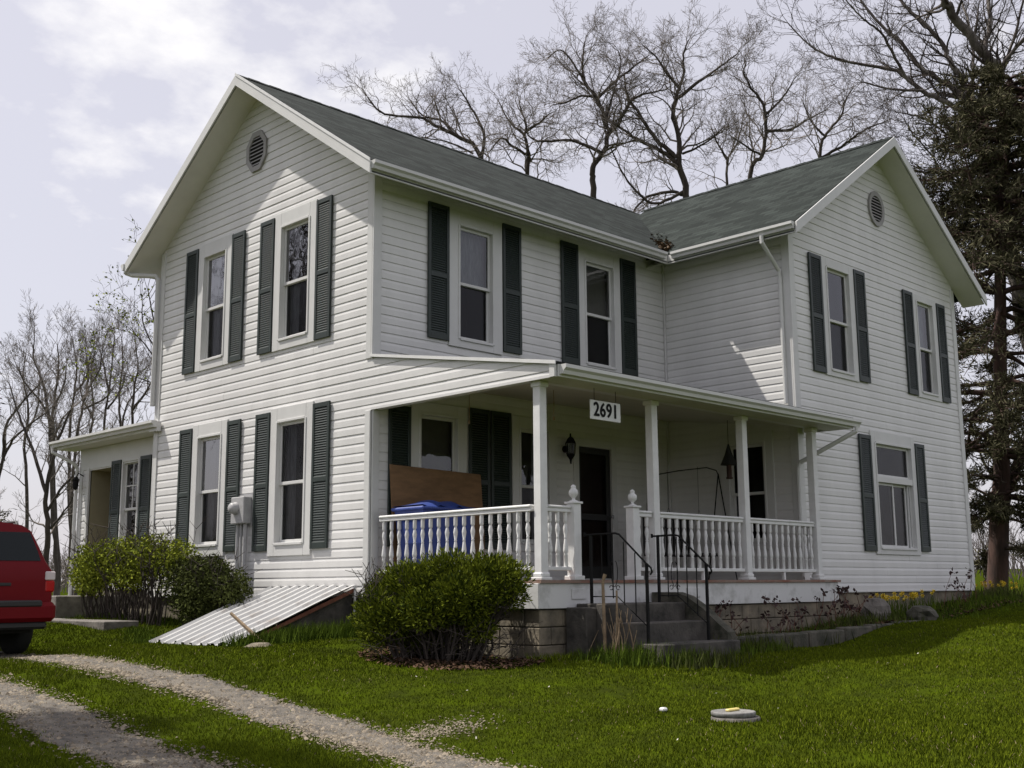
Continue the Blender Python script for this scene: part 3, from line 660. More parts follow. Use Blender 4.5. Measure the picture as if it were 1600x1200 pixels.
# ------------------------------------------------------------------ porch
FZ=.17
pf=MB()
pf.box(.02,LX,-3.10,0,FZ-.035,FZ); pf.box(LX,6.62,-3.10,-PJ-.033,FZ-.035,FZ-.001)
pf.build('porch_floor',M['floor'],house)
boards('porch_skirt',[(.03,6.55,-3.075,-3.05,-.15,FZ-.036),(.0,.03,-3.075,-.035,-.15,FZ-.036),(6.55,6.575,-3.075,-PJ-.035,-.15,FZ-.036)],'fascia')
def pfound():
    mb=MB(); z=-.158; k=0
    import random as rr
    r=rr.Random(4)
    while z>-1.1:
        x=.05-(k%2)*.2
        mb.box(.05,6.5,-3.03,-2.8,z-.195,z,.008) if False else None
        while x<6.5:
            x1=min(x+.4,6.5); mb.box(max(x,.05)+.003,x1-.003,-3.035-r.random()*.008,-2.8,z-.195,z-.004,.008); x+=.4
        y=-2.8+(k%2)*.2-.2
        while y<0: mb.box(.05-r.random()*.006,.25,max(y,-2.795)+.003,min(y+.4,0)-.003,z-.195,z-.004,.008); y+=.4
        z-=.2;k+=1
    mb.box(.12,6.4,-2.9,-.1,-1.1,-.17)
    return mb.build('porch_foundation',M['block'],house)
pfound()
# white square vent covers in the skirt
boards('skirt_vent',[(.55,.80,-3.088,-3.0755,-.05,.07),(2.75,3.05,-3.088,-3.0755,-.05,.07)],'fascia')
def post(x):
    mb=MB(); s=.058; y=-3.0
    mb.box(x-s,x+s,y-s,y+s,FZ,2.46,.006); mb.box(x-s-.03,x+s+.03,y-s-.03,y+s+.03,FZ,FZ+.035,.006); mb.box(x-s-.015,x+s+.015,y-s-.015,y+s+.015,FZ+.035,FZ+.085,.012); mb.box(x-s-.018,x+s+.018,y-s-.018,y+s+.018,2.40,2.46,.006)
    return mb.build('porch_post',M['paint'],house)
for x in (.135,2.22,4.26,6.13): post(x)
def newel(x):
    mb=MB(); s=.062;y=-3.02
    mb.box(x-s,x+s,y-s,y+s,FZ,1.06,.005); mb.box(x-s-.025,x+s+.025,y-s-.025,y+s+.025,FZ,FZ+.05,.006); mb.box(x-s-.018,x+s+.018,y-s-.018,y+s+.018,1.06,1.085,.004)
    o=mb.build('newel_post',M['paint'],house)
    mb=MB(); mb.lathe((x,y,1.085),[(.055,0),(.05,.012),(.022,.022),(.018,.04),(.03,.055),(.052,.075),(.058,.105),(.052,.135),(.032,.155),(.028,.165),(.034,.175),(.024,.195),(.004,.205)],14); mb.build('finial',M['paint'],o)
newel(.675); newel(1.77)
bal=MB(); prof=[(.024,0),(.024,.13),(.027,.135),(.018,.15),(.026,.165),(.030,.19),(.028,.22),(.017,.32),(.014,.335),(.020,.345),(.014,.355),(.024,.42),(.027,.45),(.018,.50),(.014,.515),(.022,.525),(.024,.54),(.024,.655)]
bal.lathe((0,0,0),[(r*1.05,z*.98) for r,z in prof],8); BALME=bal.mesh('baluster',M['paint'])
HL=Vector(house.location)
def rail(a,b,n,z0=.325,z1=.975):
    a=Vector(a);b=Vector(b); d=(b-a); lx=abs(d.x)>abs(d.y); mb=MB()
    def bar(hw,q0,q1,bev=.006):
        if lx: mb.box(a.x,b.x,a.y-hw,a.y+hw,q0,q1,bev)
        else: mb.box(a.x-hw,a.x+hw,a.y,b.y,q0,q1,bev)
    bar(.042,z1+.022,z1+.058,.012); bar(.03,z1-.02,z1+.023); 
    r=mb.build('railing',M['paint'],house)
    mb=MB(); bar(.026,z0-.045,z0)
    if lx: mb.box((a.x+b.x)/2-.02,(a.x+b.x)/2+.02,a.y-.02,a.y+.02,FZ,z0-.045) if abs(d.x)>1 else None
    mb.build('bottom_rail',M['paint'],r)
    for k in range(n):
        p=a+d*((k+.5)/n); o=bpy.data.objects.new('baluster',BALME); col.objects.link(o); o.parent=r; o.location=(p.x,p.y,z0)
RL=rail((.08,-.12,0),(.08,-2.92,0),18)
rail((.21,-3.0,0),(.615,-3.0,0),3); rail((1.83,-3.0,0),(2.145,-3.0,0),2); rail((2.295,-3.0,0),(4.185,-3.0,0),12); rail((4.335,-3.0,0),(6.055,-3.0,0),11)
rail((6.13,-2.925,0),(6.13,-2.62,0),2)
# beam, ceiling, roof
boards('porch_beam',[(.055,6.2,-3.055,-2.945,2.46,2.60),(.03,.13,-2.94,-.02,2.465,2.53)])
slab('porch_ceiling',[(.02,-3.0,2.545),(LX,-3.0,2.545),(LX,.0,2.93),(.02,.0,2.93)],.015,M['ceil'])
YE=-3.42
slab('porch_eave_soffit',[(.02,YE+.02,2.475),(6.66,YE+.02,2.475),(6.66,-3.0,2.475),(.02,-3.0,2.475)],.012,M['ceil'])
slab('porch_roof',[(-.045,YE,2.635),(LX,YE,2.635),(LX,.0,3.215),(-.045,0,3.215)],.028,M['shingle'])
slab('porch_roof',[(LX,YE,2.6345),(6.70,YE,2.6345),(6.70,-PJ-.02,2.78),(LX,-PJ-.02,2.78)],.028,M['shingle'])
# rake flashing of shed + its end board
mb=MB(); mb.prism([(-.052,YE-.01,2.640),(-.052,0.0,3.224),(-.052,0.0,3.185),(-.052,YE-.01,2.597)],(.012,0,0)); mb.build('drip_edge',M['paint'],house)
mb=MB(); mb.prism([(-.036,YE+.02,2.6),(-.036,YE+.02,2.46),(-.036,YE+.10,2.46),(-.036,YE+.10,2.61)],(.04,0,0)); mb.build('rake_board',M['trim'],house)
mb=MB(); mb.prism([(6.67,YE,2.60),(6.67,YE,2.47),(6.67,-PJ-.03,2.47),(6.67,-PJ-.03,2.75)],(.02,0,0)); mb.build('rake_board',M['trim'],house)
boards('fascia_board',[(.01,6.68,YE,YE+.02,2.46,2.605)])
gutter((.03,YE-.001,2.60),(6.78,YE-.001,2.60),(0,-1,0))
spout([(6.66,YE-.06,2.49),(6.66,YE-.06,2.42),(6.35,-2.66,1.98),(6.33,-2.63,1.88),(6.33,-2.63,.22)],.034)
# ------------------------------------------------------------------ rear entry (lean-to)
Y1=9.42
OPEN['E']=[]
def ewin():
    global house
    window('E',6.98,7.70,.62,2.46,.05,.05,.06,panes='dh4',up='glass',lo='glass',cur='none')
ewin()
shutter('E',6.58,6.97,.66,2.44); shutter('E',7.71,8.08,.66,2.44)
OPEN['E'].append((8.10,9.02,.1,2.34))
siding('entry_siding','E',lambda z:(5.96,Y1),.1,2.16,OPEN['E'],zstart=0)
rects('E',[(5.96,Y1,2.36,2.76,.0,.03)],'entry_frieze',M['trim'],house)
siding('entry_siding','E',lambda z:(5.96,Y1),2.16,2.36,OPEN['E'],zstart=0.)
siding('entry_siding','Eb',lambda z:(.3,3.4),.1,2.9,())
boards('corner_board',[(.268,.3,Y1-.1,Y1+.03,.1,2.76),(.3,.4,Y1,Y1+.03,.1,2.76)])
rects('E',[(9.02,9.10,.1,2.40,-.02,.04),(8.02,8.10,.1,2.40,-.02,.04)],'door_frame',M['trim'],house)
mb=MB(); mb.box(.3,1.2,9.02,9.04,.1,2.34); mb.box(.3,1.2,8.08,8.10,.1,2.34); mb.box(.3,1.2,8.10,9.02,2.34,2.36); mb.build('entry_recess',mat('tan_wall',(.30,.27,.17),.8,var=.05),house)
mb=MB(); mb.box(1.15,1.2,8.1,9.02,.1,2.34); mb.box(.7,1.15,8.1,8.14,.1,2.34); mb.build('door',mat('dark_brown_door',(.05,.03,.022),.5,var=.2),house)
slab('entry_roof',[(-.12,9.78,2.93),(-.12,5.985,2.93),(3.2,5.985,3.75),(3.2,9.78,3.75)],.03,M['shingle'])
boards('fascia_board',[(-.12,-.10,5.99,9.76,2.78,2.90)])
mb=MB(); mb.box(-.10,.3,5.99,9.76,2.765,2.78); mb.build('soffit',M['soffit'],house)
gutter((-.121,5.72,2.915),(-.121,9.8,2.915),(-1,0,0))
boards('gutter_return',[(-.12,-.035,5.72,5.98,2.74,2.91)])
spout([(-.18,9.70,2.80),(-.18,9.70,2.72),(.16,9.46,2.50),(.22,9.45,2.40),(.22,9.45,0)],.034)
mb=MB(); mb.box(.4,3.2,6.0,Y1-.05,-1,.1); mb.build('foundation',M['block'],house)
# ------------------------------------------------------------------ things on and around the house
def thing(name,loc,label,cat,group=None): return empty(name,loc,label,cat,group)
# house number sign
sg=thing('house_number_sign',(1.12,-3.16,2.2),'white rectangular sign with black house number 2691 hanging under the porch eave','sign')
mb=MB(); mb.box(.84,1.40,-3.17,-3.155,2.08,2.315,.003); mb.build('board',M['paint'],sg)
mb=MB()
for x in (.92,1.32): mb.tube([(x,-3.162,2.315),(x,-3.162,2.47)],.004,5)
mb.build('hanger',M['iron'],sg)
fc=bpy.data.curves.new('digits','FONT'); fc.body='2691'; fc.size=.235; fc.extrude=.002; fc.offset=.0; fc.align_x='CENTER'; fc.align_y='CENTER'; fc.space_character=1.06
fo=bpy.data.objects.new('digits',fc); col.objects.link(fo); dg=bpy.context.evaluated_depsgraph_get(); me=bpy.data.meshes.new_from_object(fo.evaluated_get(dg)); bpy.data.objects.remove(fo)
me.materials.clear(); me.materials.append(M['iron'])
import bmesh
bm=bmesh.new()
for q,(ox,oy) in enumerate(((-.007,0),(.007,0),(0,.006),(0,-.006),(0,0))):
    m2=me.copy(); m2.transform(Matrix.Translation((ox,oy,.0005*q))); bm.from_mesh(m2)
bm.to_mesh(me); bm.free()
fo=bpy.data.objects.new('digits',me); col.objects.link(fo); fo.parent=sg
fo.matrix_local=Matrix.Translation((0,-.014,-.003))@Matrix.Rotation(R(90),4,'X')@Matrix.Diagonal((.93,1.0,1,1))
# porch lantern
ln=thing('wall_lantern',(3.80,-.02,2.2),'black carriage lantern mounted on the porch wall left of the front door','lantern')
mb=MB(); mb.lathe((3.80,-.02,2.22),[(.055,0),(.055,-.015),(.03,-.03)],12,axis='y'); mb.tube([(3.8,-.03,2.2),(3.8,-.09,2.12),(3.8,-.14,2.16)],.01,6); mb.build('bracket',M['iron'],ln)
mb=MB(); mb.lathe((3.80,-.15,2.14),[(.012,-.16),(.02,-.10),(.03,-.08),(.065,-.03),(.07,.0)],6,smooth=False); mb.lathe((3.80,-.15,2.14),[(.085,.16),(.08,.18),(.05,.24),(.015,.27),(.012,.32)],6,smooth=False)
for k in range(6):
    a=math.pi*k/3; mb.tube([(3.8+.068*math.cos(a),-.15+.068*math.sin(a),2.14),(3.8+.08*math.cos(a),-.15+.08*math.sin(a),2.30)],.006,4)
mb.build('cage',M['iron'],ln)
mb=MB(); mb.lathe((3.80,-.15,2.14),[(.058,.002),(.07,.158)],6,smooth=False); mb.build('lamp_glass',M['screen'],ln)
# lantern at the rear entry corner
ln=thing('wall_lantern',(.27,9.28,2.2),'small black lantern on the rear entry wall beside the recessed doorway','lantern')
mb=MB(); mb.tube([(.27,9.26,2.25),(.16,9.26,2.3),(.12,9.26,2.22)],.012,6); mb.lathe((.12,9.26,2.0),[(.02,-.02),(.05,.02),(.06,.15),(.07,.17),(.02,.23)],8,smooth=False); mb.build('cage',M['iron'],ln)
# electric meter
mt=thing('electric_meter',(-.1,3.0,1.2),'grey electric meter box with round dial and conduits on the side gable wall','electric meter')
mb=MB(); mb.box(-.17,-.03,2.84,3.20,1.06,1.46,.01); mb.box(-.03,-.02,2.80,3.24,1.02,1.5); mb.build('meter_box',M['greymetal'],mt)
mb=MB(); mb.lathe((-.17,3.06,1.29),[(.095,0),(.095,-.02),(.085,-.03),(.08,-.08),(.06,-.10),(.0,-.105)],16,axis='x'); mb.build('meter_dial',M['greymetal'],mt)
mb=MB()
for yy,r in ((2.92,.032),(3.03,.024),(3.12,.032)): mb.tube([(-.08,yy,1.07),(-.08,yy,gz(-.1,yy)-.1)],r,8)
mb.build('conduit',M['greymetal'],mt)
# cellar hatch
ch=thing('cellar_hatch',(-.9,1.25,-.3),'sloping white corrugated metal cellar hatch against the gable wall with rusty edges','cellar hatch')
a0=Vector((-.03,.25,.10));a1=Vector((-.03,2.25,.10)); b0=Vector((-1.86,.28,-.60)); b1=Vector((-1.86,2.28,-.60))
mb=MB(); n=180; mm=14
rr=random.Random(5)
rag=[rr.uniform(-.04,.03) for _ in range(n+1)]
vs=[];fs=[]
for i in range(n+1):
    u=i/n; ph=(u*9)%1; hh=.040*(1 if ph<.28 else (1-(ph-.28)/.14 if ph<.42 else (0 if ph<.86 else (ph-.86)/.14)))
    for j in range(mm+1):
        v=j/mm; p=(a0.lerp(a1,u)).lerp(b0.lerp(b1,u),v*(1+ (rag[i//8*8] if j==mm else 0)*.5)); sag=.012*math.sin(u*5+v*7)
        vs.append((p.x-hh*.35,p.y,p.z+hh+sag*.5))
for i in range(n):
    for j in range(mm): fs.append((i*(mm+1)+j,i*(mm+1)+j+1,(i+1)*(mm+1)+j+1,(i+1)*(mm+1)+j))
mb.idx(vs,fs); o=mb.build('hatch_cover',M['tin'],ch,recalc=False)
mb=MB(); mb.prism([(-.03,.275,.095),(-1.80,.275,-.585),(-1.80,.275,-.625),(-.03,.275,.045)],(0,.03,0)); mb.prism([(-1.90,.27,-.625),(-1.90,2.27,-.625),(-1.86,2.27,-.70),(-1.86,.27,-.70)],(.03,0,0)); mb.build('hatch_frame',M['rust'],ch)
mb=MB(); mb.prism([(-.02,.33,.04),(-1.78,.33,-.64),(-1.78,.33,-.9),(-.02,.33,-.9)],(0,.10,0)); mb.build('side_wall',M['stepstone'],ch); mb=MB(); mb.prism([(-.02,2.12,.04),(-1.78,2.12,-.64),(-1.78,2.12,-.9),(-.02,2.12,-.9)],(0,.10,0)); mb.build('side_wall',M['stepstone'],ch)
mb=MB(); mb.tube([(-.05,.24,.13),(-.05,.24,-.42)],.018,8); mb.build('pipe',M['tin'],ch)
# wooden stake leaning on the hatch and a fieldstone
st=MB(); st.tube([(-1.55,-.02,-.60),(-1.72,.55,-.20)],[.03,.022],6,smooth=False); o=st.build('wooden_stake',M['stick']); props(o,'short grey wooden stake leaning against the lower edge of the cellar hatch','stake')
def rock(name,c,s,lab,m='concrete',seed=1):
    r=random.Random(seed); mb=MB(); vs=[];n=9
    vs.append((c[0],c[1],c[2]+s[2]));
    rows=[(.6,.86),(.92,.5),(1.0,.1),(.9,-.4)]
    for rr_,h in rows:
        for k in range(n):
            a=6.283*k/n; q=rr_*(.8+.35*r.random()); vs.append((c[0]+s[0]*q*math.cos(a),c[1]+s[1]*q*math.sin(a),c[2]+s[2]*(h+.1*r.random())))
    fs=[(0,1+k,1+(k+1)%n) for k in range(n)]
    for j in range(len(rows)-1): fs+=[(1+j*n+k,1+(j+1)*n+k,1+(j+1)*n+(k+1)%n,1+j*n+(k+1)%n) for k in range(n)]
    mb.idx(vs,fs,False); o=mb.build(name,M[m]); props(o,lab,'rock'); return o
rock('rock',(-1.75,-.15,-.64),(.20,.15,.11),'pale fieldstone lying beside the stake at the hatch corner','block',3)
rock('rock',(1.05,-4.0,-.6),(.01,.01,.01),'x') if False else None
# front concrete steps
fs_=thing('front_steps',(1.3,-3.4,-.6),'dark weathered concrete front steps rising to the porch between the iron handrails','steps')
mb=MB(); mb.box(.62,2.0,-3.62,-3.082,-1.0,-.10,.012); mb.build('landing',M['stepstone'],fs_)
mb=MB(); mb.box(.64,2.02,-3.96,-3.621,-1.0,-.31,.012); mb.build('step',M['stepstone'],fs_)
mb=MB(); mb.box(.66,2.10,-4.32,-3.961,-1.1,-.53,.012); mb.build('step',M['stepstone'],fs_)
mb=MB()
vs=[(-3.09,.02),(-3.45,.02),(-3.62,-.03),(-3.85,-.17),(-4.05,-.33),(-4.2,-.44),(-4.2,-1.0),(-3.09,-1.0)]
mb.prism([(2.02,y,z) for y,z in vs],(.16,0,0)); mb.build('cheek_wall',M['kerbstone'],fs_)
mb=MB(); mb.box(.44,.62,-3.4,-3.082,-1.0,-.14,.012); mb.build('cheek_wall',M['stepstone'],fs_)
# iron handrails
def handrail(x,label,y0,zt):
    h=thing('iron_handrail',(x,-3.6,-.1),label,'handrail','iron handrails of the front steps')
    yb=-3.60; ye=-4.05; zl=zt-.35
    mb=MB(); mb.tube([(x,y0,zt-.02),(x,y0,zt+.03)],.014,6); mb.tube([(x,y0,zt),(x,yb,zt+.005),(x,yb-.06,zt-.01),(x,ye,zl),(x,ye-.06,zl-.045),(x,ye-.075,zl-.09),(x,ye-.05,zl-.12)],.012,6); mb.build('top_rail',M['iron'],h)
    for yy,top,bot in ((y0-.09,zt,-.1),(ye+.0,zl,-.54)):
        mb=MB(); mb.box(x-.014,x+.014,yy-.014,yy+.014,bot,top); mb.build('post',M['iron'],h)
    mb=MB(); zb=-.02
    lowz=lambda y:zb if y>yb-.02 else zb-(yb-.02-y)*.75
    mb.tube([(x,y0-.1,zb),(x,yb-.02,zb),(x,ye+.01,lowz(ye))],.007,5); mb.build('bottom_rail',M['iron'],h)
    n=4
    for k in range(1,n+1):
        yy=(y0-.09)+(ye-(y0-.09))*k/(n+1); tz=zt if yy>yb else zt-(yb-yy)*(.35/.45)
        mb=MB(); mb.tube([(x,yy,lowz(yy)-.02),(x,yy,tz)],.0075,5)
        mb.build('baluster',M['iron'],h)
    # small scrolls
    mb=MB()
    for s in (1,-1):
        pts=[(x,yb+.02+s*(.018+.03*math.sin(t*1.2)+.0*t)*1.0,.22+.16*math.cos(t*1.0)*(1-.06*t)) for t in [k*.35 for k in range(10)]]
        mb.tube(pts,.005,4)
        pts=[(x,yb+.02+s*(.05+.025*math.cos(t)),.08+.025*math.sin(t)) for t in [k*.6 for k in range(10)]]; mb.tube(pts,.005,4)
    mb.build('scroll',M['iron'],h)
handrail(.73,'left black wrought-iron handrail, beside the rounded evergreen bush side of the front steps',-3.14,.69)
handrail(1.85,'right black wrought-iron handrail, beside the sloping concrete cheek wall of the steps',-3.25,.70)
# stone kerb along the flower bed, end boulder
rr=random.Random(8); x=2.35; k=0
kerb=MB()
while x<7.4:
    l=rr.uniform(.5,.9); y=-3.98+.03*math.sin(x); z=gz(x,y)
    q=(x-2.35)/5; zt=-.53+.11*q
    kerb.box(x,x+l-.02,y-.09,y+.09,z-.3,zt+rr.uniform(-.012,.012),.02); x+=l;k+=1
o=kerb.build('stone_kerb',M['kerbstone']); props(o,'low weathered concrete kerb edging the flower bed right of the front steps','kerb')
rock('rock',(7.55,-3.9,-.42),(.30,.22,.20),'rounded brown boulder at the far end of the flower bed kerb','kerbstone',5)
rock('rock',(6.9,-3.5,-.36),(.26,.2,.26),'grey domed boulder among the daffodils behind the kerb','concrete',6)
# septic lid
sp=thing('drain_cover',(-1.33,-6.58,-1.0),'round grey concrete drain cover standing just above the lawn','drain cover')
gzs=gz(-1.33,-6.58)
mb=MB(); mb.lathe((-1.33,-6.58,gzs),[(.2,-.1),(.2,.022),(.19,.030)],28); mb.build('riser',M['concrete'],sp)
mb=MB(); mb.lathe((-1.345,-6.57,gzs),[(.165,.032),(.18,.036),(.182,.066),(.176,.071),(.165,.073),(.160,.068),(.03,.066)],28); mb.build('lid',mat('lid_grey',(.26,.26,.25),.6,col2=(.14,.13,.12),scale=18),sp)
mb=MB(); mb.box(-1.39,-1.23,-6.56,-6.52,gzs+.066,gzs+.088,.008); o=mb.build('yellow_block',mat('yellow_block',(.75,.62,.22),.6)); props(o,'small yellow block lying on the round drain cover lid','block')
mb=MB(); z=gz(-1.0,-5.75); mb.box(-1.35,-1.29,-5.86,-5.80,gz(-1.3,-5.8)+.01,gz(-1.3,-5.8)+.045,.012); o=mb.build('pale_stone',M['paint']); props(o,'small pale stone on the lawn just beyond the drain cover','stone')
# porch contents
mb=MB(); mb.prism([(.26,-.155,.9),(1.93,-.155,.9),(1.93,-.085,1.70),(.26,-.085,1.735)],(0,.02,.005)); mb.prism([(.26,-.19,.18),(1.93,-.19,.18),(1.93,-.155,.9),(.26,-.155,.9)],(0,.02,.005)); o=mb.build('brown_board',M['cardboard']); props(o,'large brown flat board leaning against the porch wall under the first window','board')
bn=thing('recycling_bin',(.6,-.55,FZ),'big blue plastic bin with a domed lid behind the porch side railing','bin')
mb=MB()
c0=[(.28,-.78),(1.02,-.78),(1.02,-.32),(.28,-.32)]; c1=[(.20,-.84),(1.10,-.84),(1.10,-.26),(.20,-.26)]
mb.idx([(x,y,FZ+.02) for x,y in c0]+[(x,y,1.11) for x,y in c1],[(3,2,1,0),(0,1,5,4),(1,2,6,5),(2,3,7,6),(3,0,4,7)]); mb.build('body',M['blue'],bn)
mb=MB(); mb.box(.16,1.14,-.88,-.22,1.09,1.135,.015)
vs=[];fs=[];nx,ny=12,8
for i in range(nx+1):
    for j in range(ny+1):
        u=i/nx;v=j/ny; vs.append(((.18+.94*u),-.86+.62*v,1.135+.085*(1-abs(2*u-1)**3)*(1-abs(2*v-1)**3)+(.02 if i%4==0 else 0)))
for i in range(nx):
    for j in range(ny): fs.append((i*(ny+1)+j,(i+1)*(ny+1)+j,(i+1)*(ny+1)+j+1,i*(ny+1)+j+1))
mb.idx(vs,fs,True); mb.build('lid',M['blue'],bn,recalc=False)
mb=MB()
for x in (.35,.9): mb.lathe((x,-.30,FZ+.09),[(.09,-.02),(.09,.03)],14,axis='y')
mb.build('wheel',M['rubber'],bn)
# porch glider swing frame
sw=thing('porch_swing',(5.3,-1.0,FZ),'dark metal framed porch swing standing at the far end of the porch','swing')
mb=MB(); mb.tube([(4.5,-1.1,1.76),(5.3,-1.1,1.90),(6.05,-1.1,2.0),(6.32,-1.1,1.97),(6.37,-1.1,1.9)],.010,8); mb.build('top_bar',M['blacktrim'],sw)
for s in (-1,1):
    mb=MB(); mb.tube([(6.37,-1.1,1.92),(6.39,-1.1+s*.28,FZ)],.010,6); mb.build('leg',M['iron'],sw)
    mb=MB(); mb.tube([(4.52,-1.1,1.76),(4.51,-1.1+s*.10,FZ)],.012,6); mb.build('leg',M['iron'],sw)
mb=MB(); mb.box(4.6,5.9,-1.4,-.9,.55,.60,.01); 
for k in range(14): mb.box(4.6+k*.094,4.64+k*.094,-.93,-.90,.6,1.15)
mb.box(4.6,5.9,-.95,-.89,1.13,1.19,.01); mb.build('seat',M['blacktrim'],sw)
mb=MB()
for x in (5.0,5.8):
    mb=MB(); mb.tube([(x,-1.38,.6),(x,-1.1,1.30),(x,-1.1,1.89 if x<5.4 else 2.0)],.003,4); mb.tube([(x,-.92,.6),(x,-1.1,1.30)],.003,4); mb.build('chain',M['iron'],sw)
# hanging cone feeder
hf=thing('hanging_feeder',(5.85,-1.7,2.3),'dark cone topped bird feeder hanging from the porch ceiling near the third post','bird feeder')
mb=MB(); mb.lathe((5.82,-1.7,1.98),[(.135,0),(.13,.012),(.06,.17),(.012,.33)],14); mb.build('cone_roof',M['blacktrim'],hf)
mb=MB(); mb.tube([(5.82,-1.7,2.3),(5.82,-1.7,2.7)],.004,4); mb.build('cord',M['iron'],hf)
mb=MB(); mb.lathe((5.82,-1.7,1.76),[(.05,0),(.055,.02),(.04,.03),(.04,.22)],12); mb.build('tube',M['barkred'],hf)
# chain hooks hanging from the porch ceiling near the side opening
for i,(x,y) in enumerate(((.95,-.9),(1.55,-1.9))):
    mb=MB(); mb.tube([(x,y,2.78-.0),(x+.005,y,2.5),(x,y,2.32)],.006,5); mb.lathe((x,y,2.29),[(.002,-.03),(.015,-.02),(.015,.02),(.002,.03)],6); o=mb.build('hanging_chain',M['stick']); props(o,['short chain hanging from the porch ceiling in front of the first window','short chain hanging from the porch ceiling near the corner post'][i],'chain','chains hanging from the porch ceiling')
# rear entry stoop
sp=thing('side_steps',(-.4,8.6,-.3),'pale concrete stoop with two steps below the rear entry doorway','steps')
mb=MB(); mb.box(-.85,.28,7.6,9.6,-.9,.0,.012); mb.build('landing',M['concrete'],sp)
mb=MB(); mb.box(-1.2,-.85,7.9,9.75,-.9,-.2,.012); mb.build('step',M['concrete'],sp)
mb=MB(); mb.box(-1.55,-1.2,7.9,9.8,-.9,-.36,.012); mb.build('step',M['concrete'],sp)
mb=MB(); mb.box(-1.5,-.95,4.4,9.8,-.9,gz(-1.2,6)+.02,.01); o=mb.build('walkway',M['concrete']); o['kind']='structure'
